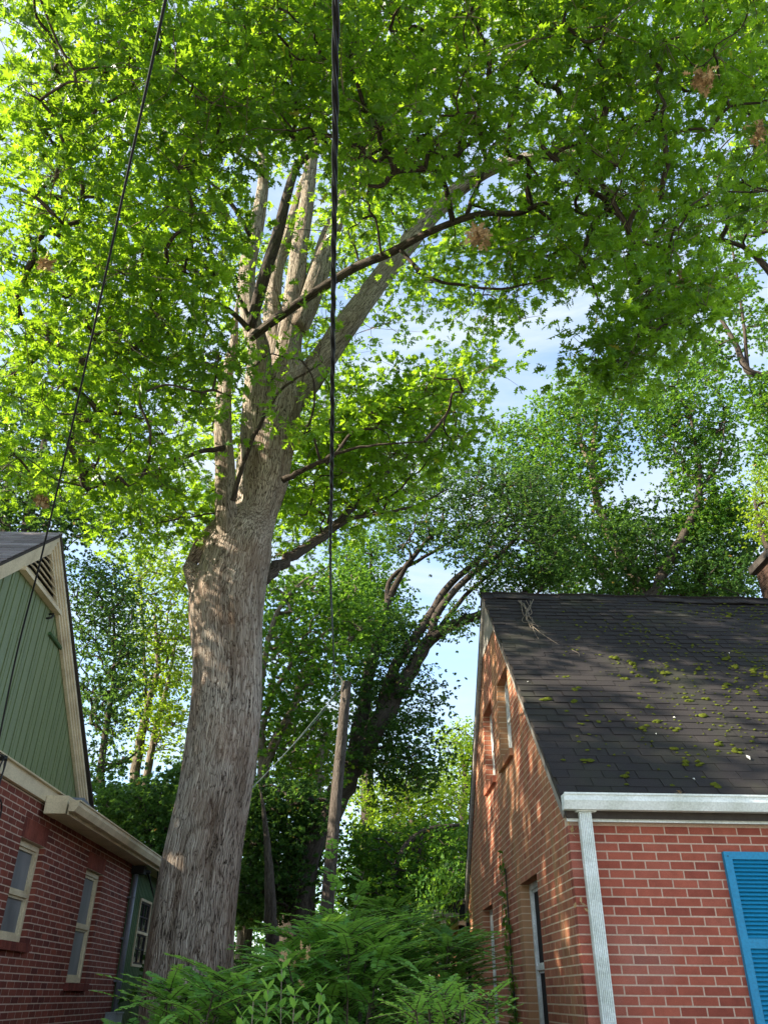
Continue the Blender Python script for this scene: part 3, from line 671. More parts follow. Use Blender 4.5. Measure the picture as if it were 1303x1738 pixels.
# ================================================================ foliage machinery
def half_leaf(pts):
    k = len(pts); V = [(x, y, abs(x)*.28) for x, y in pts]; V2 = [(-x, y, abs(x)*.28) for x, y in pts if x > 1e-6]
    idx = list(range(k)); m2 = []; j = k
    for i, (x, y) in enumerate(pts):
        if x > 1e-6: m2.append(j); j += 1
        else: m2.append(i)
    return np.array(V+V2), [idx, m2[::-1]]
OAK = half_leaf([(0, 0), (.15, .20), (.04, .32), (.29, .45), (.06, .53), (.31, .72), (.08, .75), (0, 1)])
OVAL = half_leaf([(0, 0), (.26, .24), (.28, .62), (0, 1)])
LANCE = half_leaf([(0, 0), (.2, .3), (.2, .65), (0, 1)])
DIA = (np.array([(0, 0, 0), (.30, .45, .10), (0, 1, -.05), (-.30, .5, .10)]), [[0, 1, 2, 3]])
MAPLE = half_leaf([(0, 0), (.42, .15), (.22, .38), (.38, .7), (.12, .66), (0, 1)])
def rnd_dirs(n): v = rng.normal(size=(n, 3)); return v/np.linalg.norm(v, axis=1)[:, None]
def frames(D, N):
    """leaf frame: y along D, z near N"""
    D = D/np.linalg.norm(D, axis=1)[:, None]; X_ = np.cross(D, N); X_ /= np.linalg.norm(X_, axis=1)[:, None]+1e-9; Z_ = np.cross(X_, D)
    return np.stack([X_, D, Z_], 2)
def leaves_mesh(name, tpl, P, R, sc, tint, mt, parent):
    T, Fs = tpl; n_, k = len(P), len(T)
    V = np.einsum('nij,kj->nki', R, T)*sc[:, None, None]+P[:, None, :]
    fl = np.concatenate([np.array(f) for f in Fs]); ct = np.array([len(f) for f in Fs])
    Lp = (fl[None, :]+np.arange(n_)[:, None]*k).ravel()
    me = mesh_np(name, V.reshape(-1, 3)-org(parent), Lp, np.tile(ct, n_), MT[mt], np.repeat(tint, k))
    o = bpy.data.objects.new(name, me); COL.objects.link(o)
    if parent is not None: o.parent = parent
    return o
def inpoly(poly, n):
    poly = np.array(poly, float); lo, hi = poly.min(0), poly.max(0); R = []
    x1, y1 = poly[:, 0], poly[:, 1]; x2, y2 = np.roll(x1, -1), np.roll(y1, -1)
    while len(R) < n:
        p = lo+rng.random((n*3, 2))*(hi-lo)
        c = ((y1[None] > p[:, 1:2]) != (y2[None] > p[:, 1:2])) & (p[:, 0:1] < (x2-x1)[None]*(p[:, 1:2]-y1[None])/((y2-y1)[None]+1e-12)+x1[None])
        R += list(p[c.sum(1) % 2 == 1])
    return np.array(R[:n])
def cloud(poly, n, a, b, by='Y'):
    return np.array([at(p[0], p[1], **{by: rng.uniform(a, b)}) for p in inpoly(poly, n)])
def clump_leaves(C, per, rad, flat, size, up=.6, droop=.25, group=6, base_t=.45, tvar=.16):
    """C clump centres; leaves in rosettes round twig ends"""
    nr = max(1, per//group); n_ = len(C)
    ro = rng.normal(size=(n_, nr, 3))*np.array([rad, rad, rad*flat])[None, None]
    RC = (C[:, None]+ro).reshape(-1, 3); outw = ro.reshape(-1, 3)/rad
    m_ = len(RC); D = rnd_dirs(m_*group).reshape(m_, group, 3)*np.array([1, 1, .55])+outw[:, None]*.45; D[..., 2] -= droop
    D = D.reshape(-1, 3); N = np.tile(np.array([0, 0, 1.]), (len(D), 1))*up+rnd_dirs(len(D))*(1-up)*1.3
    P = np.repeat(RC, group, 0)+D/np.linalg.norm(D, axis=1)[:, None]*size*.12
    sc = size*rng.uniform(.65, 1.25, len(P)); ct = rng.normal(base_t, tvar, n_)
    t = np.clip(np.repeat(ct, nr*group)+rng.normal(0, .13, len(P)), 0, .93)
    t = np.where(rng.random(len(P)) < .006, 1., t)
    return P, frames(D, N), sc, t, RC
def limb_pts(L_, mode='Y'): return [at(q[0], q[1], **{mode: q[2]}) for q in L_], [q[3] for q in L_]
def samples(pts, rad, sub=6): return catmull(np.column_stack([pts, rad]), sub)
def twigs(b, C, SK, maxd, r0, prob=1., n=4):
    """grows branchlets from the limbs out through the clump centres, each joining the nearest wood already there"""
    if not len(C): return
    d0 = np.min(np.linalg.norm(SK[None, :, :3]-C[:, None], axis=2), axis=1); order = np.argsort(d0)
    N_ = list(SK[:, :3]); owner = [-1]*len(N_); NA = np.array(N_); par = {}; path = {}
    for i in order:
        c = C[i]; v = c-NA; d = np.linalg.norm(v, axis=1); k = int(np.argmin(d+np.maximum(0, -v[:, 2])*.5))
        if d[k] > maxd: continue
        a = NA[k]; L_ = d[k]; p1 = a*.66+c*.34+rng.normal(0, .10, 3)*L_+np.array([0, 0, .07*L_]); p2 = a*.3+c*.7+rng.normal(0, .08, 3)*L_+np.array([0, 0, .06*L_])
        path[i] = [a, p1, p2, c]; par[i] = owner[k]; NA = np.vstack([NA, p1, p2, c]); owner += [i, i, i]
    cnt = {i: 1 for i in path}
    for i in list(path)[::-1]:
        if par[i] in cnt: cnt[par[i]] += cnt[i]
    for i, p in path.items():
        if cnt[i] == 1 and rng.random() > prob: continue
        r = min(r0*.36*cnt[i]**.5, r0*2.2); b.tube(p, [r, r*.85, r*.75, r*.6], n, 3, cap=False)

# ---------------------------------------------------------------- THE OAK
OY = 12.0
oak = thing('oak_tree', 'huge white oak with thick pale furrowed trunk standing between the two houses', 'tree', tuple(at(320, 1740, Y=OY)*np.array([1, 1, 0])))
tr = [(300, 1990, 12., .66), (311, 1800, 12., .60), (317, 1700, 12., .575), (324, 1600, 12., .545), (337, 1500, 12., .53), (350, 1420, 12., .515), (364, 1350, 12., .515), (375, 1280, 12., .53), (384, 1200, 12., .535), (387, 1120, 12., .55), (385, 1060, 12., .585), (386, 1015, 12., .62), (398, 960, 12., .59), (412, 915, 12., .54), (438, 870, 12.05, .34), (448, 820, 12.05, .42), (454, 760, 12.0, .47), (470, 690, 12.0, .45), (489, 620, 12.0, .38)]
PT, RT = limb_pts(tr)
def lump(a, s):
    r = 1+.025*np.sin(2*a+s*.6)+.018*np.sin(5*a+.7*s)+.012*np.sin(9*a-1.1*s+.5)+.008*np.sin(17*a+2.3*s)
    kn_ = np.exp(-((s-9.25)/.28)**2)*np.exp(-(np.angle(np.exp(1j*(a-np.pi)))/.55)**2)*.42
    return r+kn_
tm = MB(); V, F_, B = tube(PT, RT, 96, 14, 0, True, lump)
# fine ridges in the silhouette
ang = np.arctan2(B[:, 1], B[:, 0]); tm.add(V, F_, .5, B)
# the cut shoulder on the left and the two knots
kb = at(326, 965, Y=11.9); tm.tube([at(375, 1045, Y=11.95), at(345, 995, Y=11.9), at(322, 966, Y=11.85), at(312, 962, Y=11.82)], [.36, .25, .13, .06], 24, 5, lump=lambda a, s: 1+.07*np.sin(4*a+5*s)+.04*np.sin(9*a))
tm.tube([at(316, 966, Y=11.9), at(345, 925, Y=11.95), at(378, 885, Y=12)], [.07, .15, .13], 18, 5, lump=lambda a, s: 1+.08*np.sin(3*a+4*s))
tk = at(414, 1020, Y=11.55); tm.tube([at(402, 1040, Y=11.75), tk+(0, .05, 0)], [.20, .10], 20, 3)
tm.build('trunk', 'bark_oak', oak, True)
LIMBS = {
 'small_stem': [(392, 960, 11.8, .23), (386, 900, 11.6, .20), (382, 850, 11.55, .175), (382, 800, 11.55, .165), (379, 740, 11.55, .155), (380, 690, 11.6, .145), (384, 640, 11.7, .12), (396, 590, 11.7, .09), (400, 540, 11.6, .05), (405, 500, 11.5, .02)],
 'left_stem': [(442, 810, 12.0, .27), (431, 740, 11.8, .25), (436, 660, 11.6, .235), (440, 600, 11.4, .215), (424, 530, 11.2, .18), (420, 460, 11.0, .165), (436, 380, 10.8, .14), (448, 290, 10.5, .11), (440, 200, 10.2, .09), (430, 90, 9.8, .06)],
 'back_stem': [(425, 860, 12.3, .2), (419, 790, 12.35, .2), (430, 730, 12.35, .22), (452, 670, 12.3, .22), (462, 600, 12.4, .2), (462, 520, 12.4, .18), (470, 450, 12.4, .16), (490, 400, 12.3, .16), (520, 300, 12., .12)],
 'middle_stem': [(480, 660, 12.0, .31), (490, 580, 11.9, .26), (500, 500, 11.8, .21), (508, 430, 11.7, .185), (520, 350, 11.5, .16), (530, 260, 11.2, .13), (550, 170, 10.8, .11), (570, 60, 10.2, .08)],
 'right_fork': [(505, 560, 11.8, .2), (535, 480, 11.8, .22), (560, 400, 11.7, .19), (600, 310, 11.4, .17), (640, 240, 11.1, .15), (700, 170, 10.8, .12), (770, 90, 10.4, .09), (850, 20, 9.8, .07), (900, -40, 9.2, .05)],
 'great_limb': [(490, 680, 12.1, .32), (540, 620, 12.3, .27), (590, 550, 12.3, .25), (640, 480, 12.2, .225), (690, 415, 12.1, .215), (740, 355, 11.9, .20), (800, 305, 11.6, .175), (865, 275, 11.3, .13), (940, 262, 11, .12), (1020, 250, 10.6, .09), (1120, 200, 10.2, .06)],
 'dark_limb': [(425, 575, 11.0, .07), (470, 540, 10.7, .085), (540, 492, 10.2, .08), (600, 455, 9.8, .075), (660, 430, 9.4, .07), (720, 398, 9.1, .06), (790, 370, 8.8, .055), (830, 362, 8.6, .05), (880, 362, 8.4, .045), (930, 345, 8.2, .035), (1010, 370, 8.0, .02)],
 'dark_upright': [(425, 555, 11.0, .09), (445, 480, 10.6, .115), (470, 400, 10.3, .105), (488, 330, 10.0, .09), (505, 280, 9.8, .08), (535, 250, 9.6, .06), (545, 200, 9.3, .05), (550, 110, 8.8, .035)],
}
SKs = []
for nm, L_ in LIMBS.items():
    p, r = limb_pts(L_); b = MB(); b.tube(p, r, 36 if r[0] > .15 else 14, 8, 0, lump=(lambda a, s: 1+.05*np.sin(3*a+s*1.1)+.035*np.sin(7*a-s*2.3)+.02*np.sin(13*a+s*4)))
    b.build('branch', 'bark_dark' if nm.startswith('dark') else 'bark_limb', oak, True); SKs.append(samples(p, r))
SEC = [
 [(790, 370, 8.8, .04), (815, 300, 8.7, .04), (835, 250, 8.5, .033), (880, 225, 8.3, .022), (960, 170, 8., .012)],
 [(680, 425, 9.3, .035), (720, 465, 9.2, .03), (760, 480, 9.1, .026), (850, 490, 8.9, .02), (940, 470, 8.7, .012)],
 [(395, 850, 11.3, .05), (408, 800, 11.1, .04), (432, 740, 10.8, .036), (460, 685, 10.6, .03), (485, 655, 10.4, .022), (540, 620, 10.2, .015)],
 [(480, 815, 11.6, .06), (520, 795, 11.4, .045), (570, 770, 11.2, .032), (640, 755, 11, .02), (720, 750, 10.8, .012)],
 [(445, 985, 12.3, .12), (475, 960, 12.6, .105), (510, 935, 12.9, .095), (560, 900, 13.4, .085), (610, 850, 14, .075), (650, 805, 14.4, .065), (700, 770, 14.8, .06), (740, 725, 15, .045), (800, 660, 15, .02)],
 [(540, 915, 13.2, .06), (600, 880, 13.6, .045), (700, 860, 14.2, .03), (760, 830, 14.5, .015)],
 [(425, 400, 10.7, .05), (380, 330, 10.3, .04), (330, 290, 10., .03), (280, 270, 9.6, .02)],
 [(450, 300, 10.4, .045), (400, 255, 10., .04), (350, 232, 9.7, .03), (300, 235, 9.4, .022), (200, 215, 9., .015)],
 [(424, 540, 10.9, .04), (395, 480, 10.5, .03), (375, 400, 10.2, .022), (380, 330, 9.9, .015)],
 [(424, 560, 10.9, .06), (380, 520, 10.5, .045), (300, 500, 10., .035), (180, 470, 9.4, .025), (60, 440, 8.9, .015)],
 [(380, 760, 11.4, .05), (330, 770, 11, .04), (260, 800, 10.5, .028), (150, 830, 10, .015)],
 [(384, 640, 11.6, .07), (320, 610, 11, .05), (220, 620, 10.3, .035), (120, 650, 9.7, .02), (20, 640, 9.2, .012)],
 [(440, 200, 10.1, .06), (360, 130, 9.5, .045), (250, 90, 8.9, .03), (140, 60, 8.4, .02), (40, 40, 8, .012)],
 [(880, 300, 11.1, .05), (980, 318, 10.6, .045), (1040, 350, 10.2, .035), (1100, 420, 9.8, .02)],
 [(930, 262, 11., .06), (1040, 180, 10.3, .045), (1140, 90, 9.6, .03), (1240, 30, 9, .02)],
 [(850, 20, 9.8, .05), (1000, 40, 9.2, .035), (1150, -10, 8.6, .02)],
 [(900, 345, 8.3, .03), (960, 400, 8.6, .025), (1000, 470, 9, .018), (1030, 560, 9.2, .010), (1040, 620, 9.3, .006)],
 [(-60, 120, 9.4, .09), (0, 116, 9.4, .08), (50, 113, 9.4, .07), (85, 125, 9.4, .05), (140, 170, 9.4, .03)],
 [(1390, 700, 9., .09), (1330, 500, 9, .07), (1260, 420, 9, .04), (1180, 400, 9, .02)],
]
br = MB()
for L_ in SEC:
    p, r = limb_pts(L_); br.tube(p, r, 8, 5, .25); SKs.append(samples(p, r))
SK = np.concatenate(SKs)
# leaf clumps
A = []
A.append(cloud([(-60, -160), (560, -200), (540, 250), (420, 300), (400, 560), (370, 760), (330, 880), (130, 850), (-60, 900)], 275, 11.0, 15.5, 'r'))
A.append(cloud([(0, 60), (560, -100), (540, 250), (400, 350), (380, 560), (360, 720), (250, 870), (60, 700), (60, 300)], 215, 11.0, 14.5, 'r'))
A.append(cloud([(560, -180), (1370, -180), (1370, 330), (1180, 360), (1150, 480), (1000, 480), (900, 440), (700, 400), (560, 300)], 440, 10.8, 16.5, 'r'))
A.append(cloud([(560, 250), (1000, 250), (1050, 420), (960, 520), (860, 560), (700, 500), (560, 450)], 120, 13.5, 16.5, 'r'))
A.append(cloud([(600, 640), (700, 620), (880, 600), (800, 680), (780, 760), (690, 810), (660, 880), (560, 900), (490, 880), (560, 740)], 95, 14.5, 19, 'r'))
A.append(cloud([(440, 640), (760, 620), (790, 700), (740, 800), (640, 900), (450, 960)], 150, 15, 20, 'r'))
A.append(cloud([(325, 600), (480, 600), (450, 900), (300, 930)], 55, 15, 18.5, 'r'))
A.append(cloud([(520, 330), (600, 300), (700, 480), (680, 580), (600, 600), (560, 560)], 34, 14.5, 17, 'r'))
A.append(cloud([(150, 800), (340, 830), (300, 900), (170, 910)], 22, 13, 16, 'r'))
A.append(cloud([(1000, 560), (1100, 590), (1090, 650), (1000, 640)], 12, 10.5, 12, 'r'))
A.append(cloud([(860, 590), (935, 610), (900, 660), (860, 640)], 5, 11, 13, 'r'))
A.append(cloud([(1050, 480), (1230, 460), (1180, 570), (1130, 600), (1060, 560)], 26, 10.5, 13.5, 'r'))
A.append(cloud([(405, 590), (460, 575), (470, 610), (440, 640), (400, 620)], 4, 12.2, 13, 'r'))
A.append(cloud([(500, 650), (590, 640), (560, 720), (480, 760)], 6, 12.6, 13.6, 'r'))
A.append(cloud([(330, 600), (400, 600), (390, 720), (330, 720)], 9, 12.4, 13.6, 'r'))
A.append(cloud([(330, 30), (740, 30), (780, 420), (660, 640), (380, 640)], 150, 17, 20.5, 'r'))
A.append(cloud([(470, 60), (700, 60), (700, 300), (500, 220)], 30, 13, 17, 'r'))
C = np.concatenate(A)
# openings in the crown: keep small windows of sky
holes = [(655, 615, 34), (860, 695, 30), (985, 535, 34), (900, 620, 22), (20, 330, 45), (150, 20, 26), (130, 60, 22), (10, 60, 40), (1165, 90, 10), (400, 280, 14), (5, 190, 22), (1095, 20, 16), (950, 330, 9)]
x, y, z = project(C); ok = np.ones(len(C), bool)
for hx, hy, hr in holes: ok &= (x-hx)**2+(y-hy)**2 > (hr+26)**2
# limbs stay readable: nothing right in front of the stems
for nm in ('left_stem', 'middle_stem', 'great_limb', 'dark_limb', 'small_stem', 'dark_upright'):
    p, r = limb_pts(LIMBS[nm]); q = samples(p, r, 5); lx, ly, lz = project(q[:, :3])
    for a_, b_, d_, r_ in zip(lx, ly, lz, q[:, 3]):
        keep = 48
        if b_ < 290: continue
        near = ((x-a_)**2+(y-b_)**2 < keep**2) & (z < d_+.2); ok &= ~(near & (rng.random(len(C)) < .80))
C = np.concatenate([C[ok], cloud([(335, 590), (410, 590), (405, 700), (345, 705)], 7, 11, 11.7, 'r'), cloud([(430, 520), (560, 480), (560, 640), (500, 650)], 4, 12, 13.5, 'r')])
P_, R_, sc, t, RC = clump_leaves(C, 84, .36, .36, .162, up=.45, droop=.2, group=7, base_t=.45, tvar=.22)
# the big limbs stay partly bare: thin out leaves growing straight across them
x, y, z = project(P_); okl = np.ones(len(P_), bool)
for nm in ('left_stem', 'middle_stem', 'great_limb', 'small_stem', 'right_fork', 'dark_limb', 'dark_upright'):
    p, r = limb_pts(LIMBS[nm]); q = samples(p, r, 14); lx, ly, lz = project(q[:, :3])
    for a_, b_, d_, r_ in zip(lx, ly, lz, q[:, 3]):
        if b_ < 120 or (nm == 'right_fork' and not 150 < b_ < 340): continue
        w_ = r_*F/d_+9; near = (abs(x-a_) < w_) & (abs(y-b_) < w_) & (z < d_+.1); okl &= ~(near & (rng.random(len(P_)) < .05))
P_, R_, sc, t = P_[okl], R_[okl], sc[okl], t[okl]
x, y, z = project(P_); size = sc/z; vis = (x > 4) & (x < 1299) & (y > 4) & (y < 1400) & (P_[:, 2] < 40)
order = np.argsort(-np.where(vis, size, 0))[:300]; mask = np.zeros(len(P_), bool); mask[order] = True
o = leaves_mesh('foliage', OAK, P_[~mask], R_[~mask], sc[~mask], t[~mask], 'leaf_oak', oak); o['kind'] = 'stuff'
LV = [mesh_np('oak_leaf', OAK[0], np.concatenate([np.array(f) for f in OAK[1]]), [len(f) for f in OAK[1]], MT['leaf_oak'], np.full(len(OAK[0]), .25+.1*k)) for k in range(5)]
for i in np.where(mask)[0]:
    o = bpy.data.objects.new('leaf', LV[int(np.clip((t[i]-.2)/.12, 0, 4))]); COL.objects.link(o); o.parent = oak
    Rm = R_[i]*sc[i]; pp = P_[i]-org(oak); o.matrix_local = Matrix([[Rm[j][0], Rm[j][1], Rm[j][2], pp[j]] for j in range(3)]+[[0, 0, 0, 1]])
twigs(br, C, SK, 6.0, .024, 1., 4)
br.build('small_branches', 'bark_dark', oak, True)['kind'] = 'stuff'
tb = MB(); idx = rng.choice(len(RC), min(len(RC), 5200), replace=False); cc = np.repeat(C, len(RC)//len(C), 0)
for i in idx: tb.tube([cc[i], (cc[i]+RC[i])/2+rng.normal(0, .03, 3), RC[i]], [.006, .005, .003], 3, 1, cap=False)
tb.build('twigs', 'bark_pale', oak)['kind'] = 'stuff'
# dead leaf clusters caught in the crown
for px, py, r_, s_ in ((1192, 137, 11, .17), (1157, 476, 11.5, .14), (812, 402, 10.3, .18), (1284, 222, 11, .14), (72, 851, 12, .09), (78, 449, 11, .08), (1190, 92, 12, .06)):
    s_ *= .75; c0 = at(px, py, r=r_); n_ = int(170*s_/.1*.5); D = rnd_dirs(n_); P0 = c0+rng.normal(size=(n_, 3))*s_*.42
    o = leaves_mesh('dead_leaf_cluster', OAK, P0, frames(D, rnd_dirs(n_)), np.full(n_, .11), np.full(n_, .5), 'dead', oak); o['kind'] = 'stuff'

# ---------------------------------------------------------------- background trees
def tree(name, label, cat, limbs, crowns, leaf, barkm, per=60, rad=.55, size=.11, tpl=DIA, flat=.55, group=None, base_t=.45, tw=.6, root=None, twr=.03, tvar=.15, dens=4.0):
    p0 = np.array(limbs[0][0]); base = at(p0[0], p0[1], Y=p0[2]); base[2] = 0
    t_ = thing(name, label, cat, tuple(base), group); b = MB(); SKl = []
    for k, L_ in enumerate(limbs):
        p, r = limb_pts(L_)
        if k == 0 and p[0][2] > .2:
            q = p[0].copy(); q[2] = -.05; p = [q]+p; r = [r[0]*1.15]+r
        b.tube(p, r, 10, 5, .12); SKl.append(samples(p, r))
    SKl = np.concatenate(SKl); cs = np.concatenate([cloud(c[0], int(c[1]*dens), c[2], c[3]) for c in crowns])
    cs = cs[cs[:, 2] > .3]
    twigs(b, cs, SKl, 9, twr, tw, 4); b.build('trunk', barkm, t_, True)
    P_, R_, sc, t, RC = clump_leaves(cs, int(per*1.25), rad*.72, flat, size, base_t=base_t, tvar=.22, up=.5)
    o = leaves_mesh('crown', tpl, P_, R_, sc, t, leaf, t_); o['kind'] = 'stuff'; return t_
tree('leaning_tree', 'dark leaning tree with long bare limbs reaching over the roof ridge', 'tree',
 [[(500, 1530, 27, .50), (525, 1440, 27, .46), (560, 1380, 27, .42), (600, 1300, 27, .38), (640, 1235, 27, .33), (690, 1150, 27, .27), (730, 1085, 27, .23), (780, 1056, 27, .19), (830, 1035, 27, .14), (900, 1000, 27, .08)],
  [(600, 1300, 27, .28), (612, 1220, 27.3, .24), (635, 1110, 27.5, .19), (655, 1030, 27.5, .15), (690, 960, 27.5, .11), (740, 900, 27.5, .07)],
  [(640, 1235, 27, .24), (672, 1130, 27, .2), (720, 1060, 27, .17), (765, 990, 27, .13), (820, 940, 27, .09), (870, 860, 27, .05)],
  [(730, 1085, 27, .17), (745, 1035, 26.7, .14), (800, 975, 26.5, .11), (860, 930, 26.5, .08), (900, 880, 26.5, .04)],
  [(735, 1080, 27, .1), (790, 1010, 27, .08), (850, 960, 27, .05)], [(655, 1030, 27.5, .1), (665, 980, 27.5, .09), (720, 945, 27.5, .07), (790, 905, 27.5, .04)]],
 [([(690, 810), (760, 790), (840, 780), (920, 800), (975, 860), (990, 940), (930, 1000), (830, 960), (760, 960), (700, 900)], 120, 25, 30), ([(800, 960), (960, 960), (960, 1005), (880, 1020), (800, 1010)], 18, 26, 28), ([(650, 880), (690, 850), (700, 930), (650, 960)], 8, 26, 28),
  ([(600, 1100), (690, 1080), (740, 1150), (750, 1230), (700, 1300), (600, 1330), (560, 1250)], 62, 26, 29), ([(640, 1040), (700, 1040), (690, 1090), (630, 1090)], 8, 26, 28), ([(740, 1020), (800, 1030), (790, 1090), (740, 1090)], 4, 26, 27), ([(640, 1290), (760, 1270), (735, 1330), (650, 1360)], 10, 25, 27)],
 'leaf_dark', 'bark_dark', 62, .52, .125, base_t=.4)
RG = 'tall broadleaf trees behind the mossy black roof'
tree('broadleaf_tree', 'sunlit airy tree above the ridge with a pale forked trunk', 'tree',
 [[(1095, 1080, 32, .30), (1085, 1000, 32, .27), (1045, 930, 32, .24), (1015, 860, 32, .2), (1005, 800, 32, .17), (1008, 740, 32, .12), (1015, 680, 32, .06)], [(1005, 800, 32, .12), (985, 750, 32, .09), (980, 690, 32, .06), (985, 640, 32, .03)], [(1010, 780, 32, .1), (1040, 740, 32, .07), (1060, 690, 32, .04)]],
 [([(930, 650), (1000, 615), (1070, 660), (1060, 790), (1010, 850), (930, 800), (890, 720)], 66, 30, 34), ([(1000, 850), (1080, 850), (1060, 930), (1000, 900)], 10, 31, 33)], 'leaf_mid', 'bark_pale', 56, .6, .17, group=RG, base_t=.62, tw=.8)
tree('broadleaf_tree', 'tree with a lit orange-brown forked limb left above the roof ridge', 'tree',
 [[(1075, 1090, 34, .3), (1050, 1010, 34, .26), (1000, 940, 34, .22), (965, 895, 34, .18), (940, 865, 34, .14), (910, 830, 34, .08)], [(950, 880, 34, .12), (955, 830, 34, .08), (950, 780, 34, .04)]],
 [([(830, 720), (890, 690), (950, 800), (980, 900), (1010, 1005), (930, 1000), (880, 880)], 60, 31, 36)], 'leaf_mid', 'bark_pale', 56, .6, .17, group=RG, base_t=.5, tw=.8)
tree('broadleaf_tree', 'tree with a dark trunk bowing right above the ridge', 'tree',
 [[(1095, 1090, 30, .28), (1115, 1000, 30, .24), (1140, 940, 30, .2), (1175, 880, 30, .17), (1188, 820, 30, .14), (1180, 760, 30, .09), (1170, 700, 30, .05)], [(1188, 830, 30, .08), (1220, 780, 30, .05), (1230, 700, 30, .03)]],
 [([(1070, 610), (1180, 600), (1245, 690), (1250, 800), (1150, 830), (1080, 740)], 72, 29, 34), ([(1120, 830), (1250, 820), (1250, 900), (1160, 900)], 20, 29, 33)], 'leaf_mid', 'bark_dark', 58, .6, .17, group=RG, base_t=.45, tw=.8)
tree('broadleaf_tree', 'dense darker tree low behind the middle of the ridge', 'tree',
 [[(1185, 1100, 33, .3), (1185, 1000, 33, .27), (1186, 920, 33, .2), (1187, 850, 33, .12)], [(1150, 1060, 35, .2), (1070, 950, 35, .14), (1050, 880, 35, .07)], [(1220, 1050, 33, .2), (1260, 960, 33, .12), (1290, 920, 33, .07)]],
 [([(1000, 880), (1130, 870), (1260, 860), (1290, 900), (1280, 1030), (1000, 1030)], 125, 29, 36)], 'leaf_dark', 'bark_dark', 62, .6, .17, group=RG, base_t=.6)
tree('tall_tree', 'tall tree with a thick dark limb entering at the right edge', 'tree',
 [[(1420, 1100, 22, .34), (1370, 800, 22, .3), (1325, 650, 22, .2), (1290, 637, 22, .16), (1268, 628, 22, .13), (1245, 580, 22, .1), (1215, 530, 22, .06), (1190, 500, 22, .03)], [(1268, 630, 22, .08), (1262, 560, 22, .06), (1250, 470, 22, .05), (1235, 380, 22, .03)], [(1400, 950, 22, .2), (1330, 430, 22, .1), (1270, 400, 22, .05)]],
 [([(1190, 330), (1260, 330), (1340, 300), (1340, 620), (1240, 560), (1200, 520)], 36, 21, 26), ([(1180, 560), (1250, 600), (1230, 660), (1190, 640)], 7, 21, 24), ([(1250, 640), (1340, 640), (1340, 800), (1280, 770)], 22, 21, 24), ([(1150, -100), (1400, -100), (1400, 300), (1290, 330), (1240, 150)], 45, 17, 22)], 'leaf_mid', 'bark_dark', 60, .42, .12, MAPLE, base_t=.55, tw=.7)
tree('yellowing_tree', 'yellow-green tree at the right edge above the chimney', 'tree',
 [[(1330, 1100, 26, .2), (1310, 960, 26, .14), (1290, 900, 26, .1), (1280, 850, 26, .05)]], [([(1262, 800), (1340, 770), (1340, 930), (1280, 910)], 26, 25, 28)], 'leaf_bright', 'bark_dark', 60, .45, .11, base_t=.8)
LG = 'trees behind the green gabled house'
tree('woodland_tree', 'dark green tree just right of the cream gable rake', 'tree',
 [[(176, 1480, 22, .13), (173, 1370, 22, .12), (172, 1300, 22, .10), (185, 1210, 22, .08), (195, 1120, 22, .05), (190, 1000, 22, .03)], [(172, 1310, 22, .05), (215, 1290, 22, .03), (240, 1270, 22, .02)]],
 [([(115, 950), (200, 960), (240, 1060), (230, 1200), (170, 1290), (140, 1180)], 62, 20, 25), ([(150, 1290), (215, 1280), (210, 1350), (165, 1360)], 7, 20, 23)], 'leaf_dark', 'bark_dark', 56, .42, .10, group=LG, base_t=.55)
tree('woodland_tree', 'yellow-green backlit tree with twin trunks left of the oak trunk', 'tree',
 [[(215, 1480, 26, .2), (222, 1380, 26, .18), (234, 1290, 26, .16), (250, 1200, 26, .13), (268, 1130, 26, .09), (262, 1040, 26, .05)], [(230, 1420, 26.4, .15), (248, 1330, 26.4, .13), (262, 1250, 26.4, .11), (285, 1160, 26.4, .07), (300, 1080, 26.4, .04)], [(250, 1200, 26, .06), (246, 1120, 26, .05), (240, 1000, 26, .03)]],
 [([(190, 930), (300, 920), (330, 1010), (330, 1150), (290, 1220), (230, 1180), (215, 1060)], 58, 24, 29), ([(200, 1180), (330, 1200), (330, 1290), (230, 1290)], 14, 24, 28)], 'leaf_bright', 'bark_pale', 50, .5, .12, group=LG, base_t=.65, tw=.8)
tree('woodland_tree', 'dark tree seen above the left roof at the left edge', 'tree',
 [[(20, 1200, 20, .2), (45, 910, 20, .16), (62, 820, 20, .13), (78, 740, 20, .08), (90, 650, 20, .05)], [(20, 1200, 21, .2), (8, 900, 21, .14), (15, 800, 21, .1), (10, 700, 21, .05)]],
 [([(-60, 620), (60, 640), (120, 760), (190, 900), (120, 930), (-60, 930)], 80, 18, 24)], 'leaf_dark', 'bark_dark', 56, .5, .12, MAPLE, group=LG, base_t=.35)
tree('understory_tree', 'low dark green tree between left house eave and oak trunk', 'tree',
 [[(270, 1600, 17.5, .1), (262, 1480, 17.5, .08), (255, 1400, 17.5, .05)]], [([(205, 1360), (330, 1290), (335, 1500), (280, 1480)], 52, 17, 20), ([(160, 1330), (230, 1360), (230, 1420), (170, 1380)], 12, 18, 20)], 'leaf_dark', 'bark_dark', 60, .32, .10, MAPLE, base_t=.75)
